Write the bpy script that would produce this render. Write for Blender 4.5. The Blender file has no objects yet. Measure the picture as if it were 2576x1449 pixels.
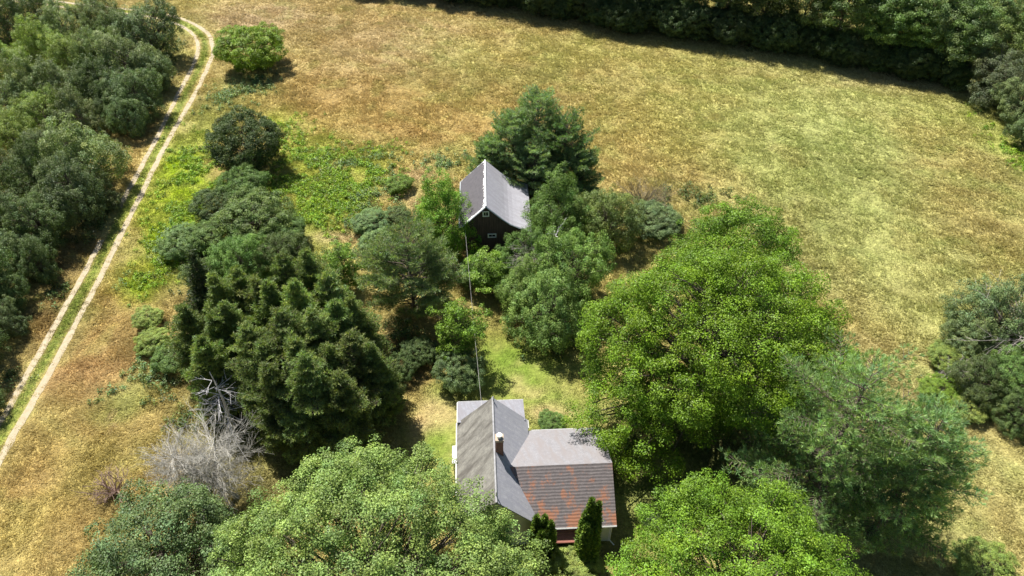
import bpy, math, numpy as np
from mathutils import Vector
R_ = math.radians
sc = bpy.context.scene
C = sc.collection

# ------------------------------------------------------------------ camera (drone, 55 m up, looking down 42 deg)
CAM_H, PITCH, F_PX, W_PX, H_PX = 55.0, R_(42.0), 1839.0, 2576.0, 1449.0
cam_d = bpy.data.cameras.new('camera'); cam = bpy.data.objects.new('camera', cam_d); C.objects.link(cam)
cam.location = (0, 0, CAM_H); cam.rotation_euler = (R_(90) - PITCH, 0, 0)
cam_d.sensor_width = 36; cam_d.lens = 36 * F_PX / W_PX; cam_d.clip_end = 6000; cam_d.clip_start = 0.5
sc.camera = cam
_F = np.array([0, math.cos(PITCH), -math.sin(PITCH)]); _U = np.array([0, math.sin(PITCH), math.cos(PITCH)])

def at(u, v, z=0.0):
    """survey helper: the point of the plane at height z seen at photo position (u, v)"""
    d = _F + (u - W_PX/2)/F_PX*np.array([1., 0, 0]) - (v - H_PX/2)/F_PX*_U
    return np.array([0, 0, CAM_H]) + d*((z - CAM_H)/d[2])

def metres(u, v, px, z=0.0):
    p = at(u, v, z); return px/F_PX*float((p - np.array([0, 0, CAM_H])) @ _F)

# ------------------------------------------------------------------ light
SUN_EL = R_(57); SX, SY = 0.57, -0.822             # direction in which shadows fall on the ground
sv = Vector((-SX*math.cos(SUN_EL), -SY*math.cos(SUN_EL), math.sin(SUN_EL))).normalized()
sd = bpy.data.lights.new('sun', 'SUN'); sd.energy = 5.0; sd.angle = R_(0.53); sd.color = (1, 0.95, 0.87)
so = bpy.data.objects.new('sun', sd); C.objects.link(so); so.rotation_euler = (-sv).to_track_quat('-Z', 'Y').to_euler()
so.location = (0, 0, 90)
w = bpy.data.worlds.new('World'); sc.world = w; w.use_nodes = True
nt = w.node_tree; bg = nt.nodes['Background']; sky = nt.nodes.new('ShaderNodeTexSky'); sky.sky_type = 'NISHITA'
sky.sun_disc = False; sky.sun_elevation = SUN_EL; sky.sun_rotation = math.atan2(-SX, -SY)
nt.links.new(sky.outputs[0], bg.inputs[0]); bg.inputs[1].default_value = 0.05
sc.view_settings.view_transform = 'Standard'; sc.view_settings.look = 'None'
sc.view_settings.gamma = 1; sc.view_settings.exposure = 0.98
sc.cycles.max_bounces = 6; sc.cycles.diffuse_bounces = 2; sc.cycles.transmission_bounces = 4; sc.cycles.transparent_max_bounces = 4

# ------------------------------------------------------------------ numpy helpers
def vnoise(x, y, s, seed, octaves=3):
    out = np.zeros(np.shape(x)); amp, tot = 1.0, 0.0
    for o in range(octaves):
        g = np.random.default_rng(seed*17 + o).random((256, 256))
        px, py = np.asarray(x)/s + 100.3, np.asarray(y)/s + 100.7
        ix, iy = np.floor(px).astype(int), np.floor(py).astype(int)
        fx, fy = px - ix, py - iy
        fx = fx*fx*(3 - 2*fx); fy = fy*fy*(3 - 2*fy)
        a, b = g[ix % 256, iy % 256], g[(ix+1) % 256, iy % 256]
        c, d = g[ix % 256, (iy+1) % 256], g[(ix+1) % 256, (iy+1) % 256]
        out += amp*((a*(1-fx) + b*fx)*(1-fy) + (c*(1-fx) + d*fx)*fy); tot += amp
        amp *= 0.5; s *= 0.5
    return out/tot

def sstep(a, b, x):
    t = np.clip((x - a)/(b - a), 0, 1); return t*t*(3 - 2*t)

def nrm(a): return a/np.maximum(np.linalg.norm(a, axis=-1, keepdims=True), 1e-9)

def quads_mesh(name, Q, attrs=None, mats=()):
    """Q (n,4,3): n loose quads; attrs {name: (n,3)} stored per face"""
    n = len(Q); me = bpy.data.meshes.new(name)
    me.vertices.add(4*n); me.vertices.foreach_set('co', np.ascontiguousarray(Q, np.float32).ravel())
    me.loops.add(4*n); me.loops.foreach_set('vertex_index', np.arange(4*n, dtype=np.int32))
    me.polygons.add(n); me.polygons.foreach_set('loop_start', np.arange(0, 4*n, 4, dtype=np.int32))
    me.update(calc_edges=True)
    for k, a in (attrs or {}).items():
        t = me.attributes.new(k, 'FLOAT_VECTOR', 'FACE'); t.data.foreach_set('vector', np.ascontiguousarray(a, np.float32).ravel())
    for m in mats: me.materials.append(m)
    return me

def segs_quads(P0, P1, R0, R1, k=5):
    P0, P1 = np.asarray(P0, float), np.asarray(P1, float); R0, R1 = np.asarray(R0, float), np.asarray(R1, float)
    d = nrm(P1 - P0); ref = np.where(np.abs(d[:, 2:3]) > 0.9, np.array([[1., 0, 0]]), np.array([[0, 0, 1.]]))
    a = nrm(np.cross(d, ref)); b = np.cross(d, a); out = []
    for i in range(k):
        t0, t1 = 2*math.pi*i/k, 2*math.pi*(i+1)/k
        e0, e1 = a*math.cos(t0) + b*math.sin(t0), a*math.cos(t1) + b*math.sin(t1)
        out.append(np.stack([P0 + e0*R0[:, None], P0 + e1*R0[:, None], P1 + e1*R1[:, None], P1 + e0*R1[:, None]], 1))
    return np.concatenate(out)

class Segs:
    def __init__(s): s.p0, s.p1, s.r0, s.r1 = [], [], [], []
    def add(s, p0, p1, r0, r1): s.p0.append(p0); s.p1.append(p1); s.r0.append(r0); s.r1.append(r1)
    def path(s, pts, r0, r1):
        n = len(pts) - 1
        for i in range(n): s.add(pts[i], pts[i+1], r0 + (r1-r0)*i/n, r0 + (r1-r0)*(i+1)/n)
    def mesh(s, name, mat, k=5): return quads_mesh(name, segs_quads(s.p0, s.p1, s.r0, s.r1, k), None, [mat])

def link(name, me, parent=None):
    o = bpy.data.objects.new(name, me); C.objects.link(o)
    if parent is not None: o.parent = parent
    return o

def tag(o, label=None, cat=None, group=None, kind=None):
    for k, v in (('label', label), ('category', cat), ('group', group), ('kind', kind)):
        if v: o[k] = v
    return o

def thing(name, label, cat, loc=(0, 0, 0), rz=0.0, group=None):
    o = bpy.data.objects.new(name, None); C.objects.link(o); o.empty_display_size = 0.5
    o.location = loc; o.rotation_euler = (0, 0, rz)
    return tag(o, label, cat, group)

# ------------------------------------------------------------------ materials
class NT:
    def __init__(s, name):
        s.m = bpy.data.materials.new(name); s.m.use_nodes = True; s.t = s.m.node_tree
        s.p = s.t.nodes['Principled BSDF']; s.out = s.t.nodes['Material Output']
    def n(s, typ, **kw):
        q = s.t.nodes.new('ShaderNode' + typ)
        for k, v in kw.items():
            if k in ('blend_type', 'data_type', 'operation', 'attribute_name', 'noise_dimensions', 'wave_type', 'bands_direction'): setattr(q, k, v)
            else: q.inputs[k.replace('_', ' ')].default_value = v
        return q
    def l(s, a, b): s.t.links.new(a, b)
    def mixc(s, fac, a, b, mode='MIX'):
        q = s.t.nodes.new('ShaderNodeMix'); q.data_type = 'RGBA'; q.blend_type = mode
        for i, x in ((0, fac), (6, a), (7, b)):
            if isinstance(x, (int, float)): q.inputs[i].default_value = x
            elif isinstance(x, tuple): q.inputs[i].default_value = (*x[:3], 1)
            else: s.l(x, q.inputs[i])
        return q.outputs[2]
    def ramp(s, fac, stops):
        q = s.t.nodes.new('ShaderNodeValToRGB'); s.l(fac, q.inputs[0]); e = q.color_ramp.elements
        while len(e) < len(stops): e.new(0.5)
        for el, (p, c) in zip(e, stops):
            el.position = p; el.color = (*(c if isinstance(c, tuple) else (c, c, c)), 1)
        return q.outputs[0]
    def noise(s, scale, detail=4, vec=None, rough=0.55, dist=0.0):
        q = s.n('TexNoise', Scale=scale, Detail=detail, Roughness=rough, Distortion=dist)
        if vec is not None: s.l(vec, q.inputs['Vector'])
        return q.outputs['Fac']
    def obj(s): return s.t.nodes.new('ShaderNodeTexCoord').outputs['Object']
    def mapping(s, vec, scale=(1, 1, 1), rot=(0, 0, 0)):
        q = s.t.nodes.new('ShaderNodeMapping'); q.inputs['Scale'].default_value = scale; q.inputs['Rotation'].default_value = rot
        s.l(vec, q.inputs['Vector']); return q.outputs[0]
    def bump(s, h, strength=0.3, dist=0.05):
        q = s.n('Bump', Strength=strength, Distance=dist); s.l(h, q.inputs['Height']); s.l(q.outputs[0], s.p.inputs['Normal'])

def leaf_material(name, gloss=0.35, trans=0.38, yellow=1.0):
    """foliage: the object's colour, varied leaf by leaf (attribute 'tone': leaf, clump, hue)"""
    M = NT(name); a = M.n('Attribute', attribute_name='tone'); sp = M.n('SeparateXYZ'); M.l(a.outputs['Vector'], sp.inputs[0])
    oi = M.n('ObjectInfo')
    k = M.n('Math', operation='MULTIPLY_ADD'); M.l(sp.outputs[0], k.inputs[0]); k.inputs[1].default_value = 0.8; k.inputs[2].default_value = 0.55
    k2 = M.n('Math', operation='MULTIPLY_ADD'); M.l(sp.outputs[1], k2.inputs[0]); k2.inputs[1].default_value = 0.9; k2.inputs[2].default_value = 0.6
    kk = M.n('Math', operation='MULTIPLY'); M.l(k.outputs[0], kk.inputs[0]); M.l(k2.outputs[0], kk.inputs[1])
    cc = M.n('CombineXYZ'); [M.l(kk.outputs[0], cc.inputs[i]) for i in range(3)]
    base = M.mixc(1.0, oi.outputs['Color'], cc.outputs[0], 'MULTIPLY')
    warm = M.mixc(1.0, base, (1.12, 1.05, 0.68), 'MULTIPLY'); cool = M.mixc(1.0, base, (0.74, 0.98, 1.08), 'MULTIPLY')
    col = M.mixc(sp.outputs[2], cool, warm)
    M.l(col, M.p.inputs['Base Color']); M.p.inputs['Roughness'].default_value = 0.5
    M.p.inputs['Specular IOR Level'].default_value = gloss
    tr = M.n('BsdfTranslucent'); M.l(M.mixc(1.0, col, (1.5*yellow, 1.6, 0.55), 'MULTIPLY'), tr.inputs['Color'])
    mx = M.n('MixShader', Fac=trans); M.l(M.p.outputs[0], mx.inputs[1]); M.l(tr.outputs[0], mx.inputs[2])
    M.l(mx.outputs[0], M.out.inputs['Surface'])
    return M.m
LEAF = leaf_material('broad_leaves', 0.25, 0.17, 0.9)
NEEDLE = leaf_material('needles', 0.25, 0.30, 0.9)

def plain(name, col, rough=0.8, scale=6, var=0.35, bump=0.0, bscale=30):
    M = NT(name); o = M.obj(); n = M.noise(scale, 5, o)
    d = tuple(c*(1-var) for c in col); b = tuple(min(1, c*(1+var)) for c in col)
    M.l(M.ramp(n, [(0.3, d), (0.7, b)]), M.p.inputs['Base Color']); M.p.inputs['Roughness'].default_value = rough
    if bump: M.bump(M.noise(bscale, 4, o), bump, 0.03)
    return M.m
BARK = plain('bark', (0.10, 0.08, 0.06), 0.9, 4, 0.4, 0.5)
PINEBARK = plain('pine_bark', (0.12, 0.095, 0.075), 0.9, 4, 0.4, 0.5)
DEADWOOD = plain('dead_wood', (0.38, 0.34, 0.31), 0.9, 3, 0.3, 0.3)
DEADPALE = plain('bleached_wood', (0.60, 0.59, 0.60), 0.85, 3, 0.25, 0.3)
WHITE = plain('white_paint', (0.72, 0.72, 0.70), 0.6, 5, 0.12)
SIDING = None

# ------------------------------------------------------------------ foliage generators
def leaf_quads(rng, P, N, size, asp=0.62):
    """diamond leaves centred at P facing N"""
    n = len(P); r = nrm(rng.normal(size=(n, 3))); a = nrm(np.cross(N, r)); b = np.cross(N, a)
    L = (size*(0.7 + 0.6*rng.random(n)))[:, None]*0.5; Wd = L*asp
    fold = N*L*0.22
    return np.stack([P - a*L, P - b*Wd + fold, P + a*L, P + b*Wd + fold], 1)

def clumps_on_lobes(rng, lobes, rc, cover=1.6, inner=0.25):
    """lobes: (cx,cy,cz,rx,ry,rz). Returns clump centres and outward directions"""
    lobes = np.array(lobes, float); out, dirs = [], []
    for i, L in enumerate(lobes):
        c, r = L[:3], L[3:]; area = 4*math.pi*((r[0]*r[1])**1.6/3 + (r[0]*r[2])**1.6/3 + (r[1]*r[2])**1.6/3)**(1/1.6)
        n = max(6, int(cover*area/(math.pi*rc*rc))); d = nrm(rng.normal(size=(n, 3)))
        rad = np.where(rng.random(n) < inner, 0.45 + 0.35*rng.random(n), 0.84 + 0.18*rng.random(n))
        p = c + d*r*rad[:, None]; keep = np.ones(n, bool)
        for j, K in enumerate(lobes):
            if j != i: keep &= (((p - K[:3])/K[3:])**2).sum(1) > 0.62
        out.append(p[keep]); dirs.append(nrm(d[keep]/r))
    return np.concatenate(out), np.concatenate(dirs)

def broad_crown(rng, lobes, rc, leaf, per, cover=1.6, inner=0.25, zmin=0.15, flat=0.65, name='crown', gap=0.0, bil=0.8):
    P, D = clumps_on_lobes(rng, lobes, rc, cover, inner)
    k = P[:, 2] > zmin; P, D = P[k], D[k]
    if gap: k = rng.random(len(P)) > gap; P, D = P[k], D[k]
    f = np.zeros(len(P))
    for _ in range(5):                       # billows and hollows of the crown surface
        kv = nrm(rng.normal(size=3))*6.283/(rc*rng.uniform(2.6, 4.6)); f += np.sin(P @ kv + rng.random()*6.283)
    P = P + D*(rc*bil*np.clip(f/1.4, -1.9, 1.0))[:, None]
    nC = len(P); rcs = rc*(0.6 + 0.7*rng.random(nC)); cnt = np.maximum(5, (per*(rcs/rc)**2).astype(int))
    idx = np.repeat(np.arange(nC), cnt); n = len(idx)
    d = nrm(rng.normal(size=(n, 3)) + 0.55*D[idx] + np.array([0, 0, 0.35])); rad = rng.random(n)**0.36
    pos = P[idx] + d*(rcs[idx]*rad)[:, None]*np.array([1, 1, flat]); pos[:, 2] = np.maximum(pos[:, 2], 0.05)
    N = nrm(0.55*d + 0.35*D[idx] + np.array([0, 0, 0.5]) + 0.55*rng.normal(size=(n, 3)))
    Q = leaf_quads(rng, pos, N, leaf)
    tone = np.stack([rng.random(n), np.clip(0.5 + 0.22*rng.normal(size=nC), 0, 1)[idx], np.clip(0.5 + 0.2*rng.normal(size=nC), 0, 1)[idx]*0.7 + 0.3*rng.random(n)], 1)
    return quads_mesh(name, Q, {'tone': tone}, [LEAF]), P

def limb_mesh(rng, P, base_r, h_trunk, top_z, stems=1, share=0.3, mat=None, lean=(0, 0)):
    S = Segs(); ax = []
    for s in range(stems):
        a = rng.random()*6.28; off = np.array([math.cos(a), math.sin(a), 0])*(0.35*base_r*4 if stems > 1 else 0)
        pts = [off*0.6, ]
        for q in (0.25, 0.5, 0.75, 1.0):
            pts.append(off*(1 + q*2.0) + np.array([lean[0]*q, lean[1]*q, top_z*q]) + np.array([*(0.12*base_r*4*rng.normal(size=2)), 0])*q)
        S.path(pts, base_r/(stems**0.5), base_r*0.18/(stems**0.5)); ax.append(pts)
    ax = ax[0]
    sel = rng.random(len(P)) < share
    for p in P[sel]:
        hd = math.hypot(p[0], p[1]); z0 = min(max(p[2] - hd*0.75, h_trunk*0.7), top_z*0.92); q = z0/top_z*4; i = min(int(q), 3)
        a0 = np.array(ax[i]) + (np.array(ax[i+1]) - np.array(ax[i]))*(q - i)
        m1 = a0 + (p - a0)*0.4 + np.array([0, 0, hd*0.06]) + rng.normal(size=3)*hd*0.03
        m2 = a0 + (p - a0)*0.75 + np.array([0, 0, hd*0.05]) + rng.normal(size=3)*hd*0.03
        r = min(base_r*0.35, 0.012*hd + 0.02)
        S.path([a0, m1, m2, p], r, r*0.25)
    return S.mesh('trunk', mat or BARK)

def lobes_round(rng, R, zc, rz, n=7, core=0.78, spread=0.55, size=0.5):
    L = [(0, 0, zc, R*core, R*core, rz*core)]
    for i in range(n):
        a = 6.283*(i + 0.5*rng.random())/n; e = rng.uniform(-0.35, 0.75); s = size*rng.uniform(0.75, 1.15)
        L.append((math.cos(a)*math.cos(e)*R*spread*1.05, math.sin(a)*math.cos(e)*R*spread*1.05, zc + math.sin(e)*rz*spread*1.15, R*s, R*s, rz*s))
    a = rng.random()*6.28; L.append((0.15*R*math.cos(a), 0.15*R*math.sin(a), zc + rz*0.55, R*0.45, R*0.45, rz*0.45))
    return L

def needle_quads(rng, P, D, per, length, width, spread):
    idx = np.repeat(np.arange(len(P)), per); n = len(idx)
    ax = nrm(D[idx] + spread*rng.normal(size=(n, 3))); s = nrm(np.cross(ax, rng.normal(size=(n, 3))))
    L = (length*(0.6 + 0.7*rng.random(n)))[:, None]; b = P[idx] + 0.12*length*rng.normal(size=(n, 3)); h = s*width*0.5
    return np.stack([b - h*0.6, b + ax*L*0.5 - h, b + ax*L, b + ax*L*0.5 + h], 1), idx

def conifer(rng, h, R, z0=0.1, step=0.5, nper=6, prof=0.8, up=0.25, curve=0.15, tuft=(9, 0.35, 0.06, 0.6), side=5, bare=0.25, lift=0.5,
            tops=1, lean=(0, 0), jitter=0.35, mat=PINEBARK, blunt=0.0, side_len=0.42, gapt=0.8):
    """whorled branches with side twigs; tufts of needles on the outer part of every branch"""
    S = Segs(); TP, TD, TC = [], [], []; tr = 0.022*h
    def axis(q): return np.array([lean[0]*q*q, lean[1]*q*q, h*q])
    S.path([axis(q) for q in np.linspace(0, 1, 9)], tr, 0.02)
    z = z0*h; bi = 0
    while z < h*0.985:
        q = z/h; t = (q - z0)/(1 - z0); Lm = R*((1 - t)**prof*(1 - blunt) + blunt*math.sqrt(max(0, 1 - t*t)))
        Lm *= (0.75 + 0.25*min(1, t*5)) ; k = max(3, int(nper*(0.5 + 0.5*Lm/R) + rng.random())); a0 = rng.random()*6.28
        for i in range(k):
            a = a0 + 6.283*i/k + rng.normal()*0.25; L = Lm*(1 + jitter*rng.normal()*0.6); L = max(0.25, min(L, R*1.25)); bi += 1
            d = np.array([math.cos(a), math.sin(a), 0.0]); sl = up + 0.55*max(0, t - 0.4) + 0.1*rng.normal()
            ts = np.linspace(0, 1, 5); b0 = axis(q) + np.array([0, 0, 0.3*step*rng.normal()])
            pts = [b0 + d*L*s + np.array([0, 0, L*(sl*s + curve*s*s)]) for s in ts]
            S.path(pts, 0.008 + 0.014*L, 0.008)
            ns = max(2, int(side*L/R*1.6 + 1)); ct = np.clip(0.5 + 0.25*rng.normal(), 0, 1)
            for s in np.linspace(bare, 1.0, ns):
                p = b0 + d*L*s + np.array([0, 0, L*(sl*s + curve*s*s)]); TP.append(p); TD.append(nrm(d + np.array([0, 0, lift]))); TC.append(ct)
                if s < 0.97:
                    for sg in (-1, 1):
                        e = np.array([-d[1], d[0], 0])*sg; dd = nrm(d*0.7 + e*0.8 + np.array([0, 0, sl*0.6 + 0.1*rng.normal()]))
                        sl2 = L*side_len*(1.05 - 0.75*s)*(0.7 + 0.5*rng.random()); m = max(1, int(sl2/(tuft[1]*gapt)))
                        S.add(p, p + dd*sl2, 0.008 + 0.004*L, 0.005)
                        for g in range(1, m+1):
                            TP.append(p + dd*sl2*g/m); TD.append(nrm(dd + np.array([0, 0, lift]))); TC.append(ct)
        z += step*(0.8 + 0.4*rng.random())*(0.55 + 0.45*(1-t))
    TP, TD, TC = np.array(TP), np.array(TD), np.array(TC); TP[:, 2] = np.maximum(TP[:, 2], 0.1)
    Q, idx = needle_quads(rng, TP, TD, *tuft); n = len(Q)
    tone = np.stack([rng.random(n), TC[idx]*0.6 + 0.4*rng.random(len(TP))[idx], np.clip(0.5 + 0.2*rng.normal(size=len(TP)), 0, 1)[idx]], 1)
    return quads_mesh('crown', Q, {'tone': tone}, [NEEDLE]), S.mesh('trunk', mat, 5)

def twigs(rng, S, p, d, L, r, depth, k=3, spread=0.6, droop=0.0, minr=0.006, wob=0.13):
    """bare branching"""
    n = 4; pts = [np.array(p, float)]; dd = np.array(d, float)
    for i in range(n):
        dd = nrm(dd + wob*rng.normal(size=3) - np.array([0, 0, droop])); pts.append(pts[-1] + dd*L/n)
    S.path(pts, r, max(minr, r*0.45))
    if depth > 0:
        for i in range(k):
            q = 1 + min(n-1, int(rng.random()*n)); c = nrm(dd + spread*rng.normal(size=3))
            twigs(rng, S, pts[q], c, L*rng.uniform(0.4, 0.7), max(minr, r*0.5), depth-1, k, spread, droop, minr, wob)

def tree(name, label, cat, loc, crown_me, trunk_me, col, scale=1.0, rz=0.0, group=None, zs=1.0, tilt=(0, 0)):
    t = thing(name, label, cat, loc, rz, group); t.scale = (scale, scale, scale*zs); t.rotation_euler = (tilt[0], tilt[1], rz)
    c = link('crown', crown_me, t); c.color = (*col, 1)
    if trunk_me is not None: link('trunk', trunk_me, t)
    return t
#PART2
# ------------------------------------------------------------------ ground colours (what grows where, with tree shade painted in)
def gz(x, y):
    return 0.22*(vnoise(x, y, 14.0, 5, 2) - 0.5) - 0.02
STRAW, TAN, ORANGE = (0.52, 0.455, 0.205), (0.53, 0.43, 0.24), (0.50, 0.365, 0.145)
YGRN, GRN, LIME, PINKT = (0.47, 0.475, 0.165), (0.36, 0.41, 0.13), (0.33, 0.46, 0.03), (0.55, 0.46, 0.31)
LAWN, PATH, SHADE_BROWN, DKG = (0.17, 0.295, 0.04), (0.56, 0.45, 0.27), (0.21, 0.12, 0.045), (0.11, 0.14, 0.05)  # the brown and dark green put tree shade into the ground colour
BLOBS = [  # photo position, half sizes, colour, strength
 (900, 60, 420, 110, TAN, .6), (640, 45, 140, 45, PINKT, .9), (930, 250, 330, 130, ORANGE, .75), (1000, 130, 190, 80, PINKT, .45),
 (1250, 340, 160, 90, ORANGE, .6), (1150, 170, 160, 60, GRN, .35), (1450, 170, 200, 60, GRN, .35), (1400, 130, 260, 40, YGRN, .6),
 (1650, 390, 180, 90, ORANGE, .6), (1560, 330, 120, 60, ORANGE, .4), (1900, 300, 420, 160, YGRN, .75), (2100, 380, 260, 180, (0.50, 0.51, 0.23), .7),
 (2230, 600, 250, 260, (0.49, 0.49, 0.20), .8), (2000, 420, 130, 60, GRN, .25), (2150, 820, 110, 70, ORANGE, .5), (2190, 900, 70, 60, TAN, .4),
 (2470, 560, 130, 160, ORANGE, .5), (2380, 360, 120, 90, ORANGE, .4), (2230, 200, 150, 30, TAN, .6), (2560, 380, 60, 130, LIME, .35), (2420, 300, 120, 60, YGRN, .5),
 (2520, 1200, 110, 150, STRAW, .8), (2380, 1000, 120, 80, TAN, .5), (2540, 1330, 60, 90, ORANGE, .35),
 (140, 1250, 260, 230, ORANGE, .75), (230, 930, 130, 110, (0.52, 0.36, 0.18), .9), (300, 760, 60, 120, ORANGE, .85), (395, 560, 34, 120, ORANGE, .7), (250, 1180, 120, 80, GRN, .4),
 (310, 1010, 70, 60, GRN, .55), (90, 1330, 80, 100, YGRN, .45), (360, 980, 60, 60, GRN, .6),
 (520, 640, 150, 50, GRN, .8), (680, 620, 130, 50, (0.30, 0.38, 0.07), .7), (560, 700, 120, 60, DKG, .7), (760, 560, 150, 60, (0.34, 0.42, 0.08), .7), (287, 1040, 5, 16, PATH, .8), (290, 1075, 4, 20, PATH, .7), (897, 100, 5, 14, PATH, .7), (905, 135, 4, 16, PATH, .6), (1398, 240, 5, 20, PATH, .5), (640, 215, 70, 40, GRN, .8), (560, 260, 90, 40, GRN, .5), (500, 330, 70, 60, GRN, .7), (465, 440, 80, 120, LIME, 1.2), (430, 600, 70, 120, LIME, 1.2),
 (350, 715, 45, 45, LIME, .85), (390, 700, 40, 60, LIME, .7), (700, 300, 60, 40, LIME, .6), (760, 400, 100, 70, LIME, .75), (880, 450, 100, 60, LIME, .8), (800, 520, 110, 60, LIME, .6),
 (960, 400, 60, 40, LIME, .55), (870, 390, 120, 40, GRN, .5), (850, 590, 60, 16, PINKT, .7), (800, 470, 30, 20, TAN, .6), (880, 600, 40, 14, TAN, .7),
 (1050, 450, 36, 46, PATH, .95), (1035, 510, 26, 36, PATH, .9), (1015, 580, 22, 34, PATH, .95), (1125, 405, 70, 40, GRN, .6), (1060, 340, 130, 40, ORANGE, .4),
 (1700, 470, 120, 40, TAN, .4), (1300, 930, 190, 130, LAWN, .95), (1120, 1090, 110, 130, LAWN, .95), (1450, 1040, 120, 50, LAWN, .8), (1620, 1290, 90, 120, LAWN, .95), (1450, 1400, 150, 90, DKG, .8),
 (1095, 1035, 70, 34, PATH, .85), (1050, 1070, 24, 50, PATH, .7), (1140, 1170, 22, 60, PATH, .55), (1300, 960, 26, 22, PATH, .4), (1400, 1035, 70, 20, PATH, .8), (1330, 985, 60, 14, PATH, .45),
 (1030, 880, 120, 90, SHADE_BROWN, .8), (750, 1050, 250, 200, DKG, .85), (1700, 1150, 220, 160, DKG, .9), (1350, 830, 150, 60, SHADE_BROWN, .6),  # ground painted darker where pine, cedars, maple and yard trees shade it
 (400, 170, 40, 60, GRN, .8), (345, 330, 60, 40, SHADE_BROWN, .6), (330, 400, 40, 60, ORANGE, .5), (280, 560, 30, 60, GRN, .6), (200, 650, 80, 60, SHADE_BROWN, .75), (110, 800, 70, 90, SHADE_BROWN, .75), (60, 950, 70, 60, TAN, .5), (180, 760, 40, 50, DKG, .5),
 (470, 70, 30, 30, GRN, .7), (400, 90, 50, 40, GRN, .6)]
_B = []
for (u, v, ru, rv, col, st) in BLOBS:
    c = at(u, v); _B.append((c[0], c[1], metres(u, v, ru), abs(at(u, v-rv)[1] - at(u, v+rv)[1])/2, np.array(col), st))
RUT_R = [(-70, 1280), (-30, 1215), (0, 1162), (20, 1113), (63, 1043), (107, 966), (150, 890), (228, 742), (293, 615), (325, 552), (360, 480), (417, 363), (467, 277), (503, 212), (520, 173), (534, 142), (537, 122), (530, 92), (512, 74), (490, 60), (447, 43), (410, 34), (350, 27), (300, 22), (240, 15), (160, 6), (80, -4), (-60, -20)]
RUT_L = [(-70, 1165), (-30, 1105), (0, 1062), (20, 1030), (50, 972), (110, 868), (185, 735), (260, 597), (292, 538), (323, 480), (370, 392), (413, 310), (450, 232), (478, 180), (495, 143), (500, 116), (494, 96), (480, 80), (462, 67), (423, 51), (380, 42), (330, 36), (240, 27), (160, 18), (80, 8), (-60, -8)]
def resample(pts, step=0.5):
    P = np.array([at(*p)[:2] for p in pts]); d = np.r_[0, np.cumsum(np.linalg.norm(np.diff(P, axis=0), axis=1))]
    s = np.arange(0, d[-1], step); Q = np.stack([np.interp(s, d, P[:, 0]), np.interp(s, d, P[:, 1])], 1)
    k = np.ones(9)/9; E = np.pad(Q, ((4, 4), (0, 0)), 'edge')
    return np.stack([np.convolve(E[:, 0], k, 'valid'), np.convolve(E[:, 1], k, 'valid')], 1)
TR, TL = resample(RUT_R), resample(RUT_L)
def dist_to(x, y, line):
    x = np.asarray(x); out = np.full(x.shape, 99.0); f = out.ravel(); xs, ys = x.ravel(), np.asarray(y).ravel()
    near = np.where((xs < line[:, 0].max() + 5) & (ys > 10) & (ys < 190))[0]
    for i in range(0, len(near), 20000):
        k = near[i:i+20000]; f[k] = np.sqrt(((xs[k, None] - line[None, ::2, 0])**2 + (ys[k, None] - line[None, ::2, 1])**2).min(1))
    return f.reshape(x.shape)
TM = np.array([(TR[min(len(TR)-1, int(i*len(TR)/len(TL)))] + TL[i])/2 for i in range(len(TL))])
TM = np.array([(p + TR[((TR - p)**2).sum(1).argmin()])/2 for p in TL])
def gcol(x, y):
    x, y = np.asarray(x, float), np.asarray(y, float)
    n1, n2, n3 = vnoise(x, y, 9, 1, 4), vnoise(x, y, 3.0, 2, 3), vnoise(x, y, 1.1, 3, 3)
    base = np.array(STRAW)*(1 - sstep(.42, .62, n1))[..., None] + np.array((0.47, 0.43, 0.175))*sstep(.42, .62, n1)[..., None]
    jx, jy = (vnoise(x, y, 5, 11, 4) - .5)*7, (vnoise(x, y, 5, 12, 4) - .5)*7
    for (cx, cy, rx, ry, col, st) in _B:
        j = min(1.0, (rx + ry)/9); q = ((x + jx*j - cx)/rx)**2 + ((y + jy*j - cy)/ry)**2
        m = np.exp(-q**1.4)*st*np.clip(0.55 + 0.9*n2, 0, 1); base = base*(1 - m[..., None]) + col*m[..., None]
    ca, sa = math.cos(-0.55), math.sin(-0.55); sw = vnoise((x*ca + y*sa)/7.0, -x*sa + y*ca, 2.6, 71, 3)     # wind-laid swaths
    base = base*(0.90 + 0.2*sw)[..., None]; q = sstep(.5, .75, sw)*0.3; base = base*(1 - q[..., None]) + np.array((0.47, 0.49, 0.20))*q[..., None]
    g = sstep(.56, .78, n2)*0.32; base = base*(1 - g[..., None]) + np.array(GRN)*g[..., None]
    o = sstep(.58, .75, vnoise(x, y, 4.5, 8, 3))*0.2; base = base*(1 - o[..., None]) + np.array(ORANGE)*o[..., None]
    p = sstep(.62, .8, n3)*0.2; base = base*(1 - p[..., None]) + np.array((0.50, 0.42, 0.24))*p[..., None]
    dm = dist_to(x, y, TM); m = np.exp(-(dm/0.62)**4)*0.95
    mg = np.array((0.27, 0.37, 0.075)); base = base*(1 - m[..., None]) + mg*m[..., None]
    return (np.array((1.02, 0.97, 0.88)) + sstep(0, 40, x - 0.25*(y - 60))[..., None]*np.array((-0.07, 0.04, 0.03)))*base*(0.93 + 0.14*n3)[..., None]

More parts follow.
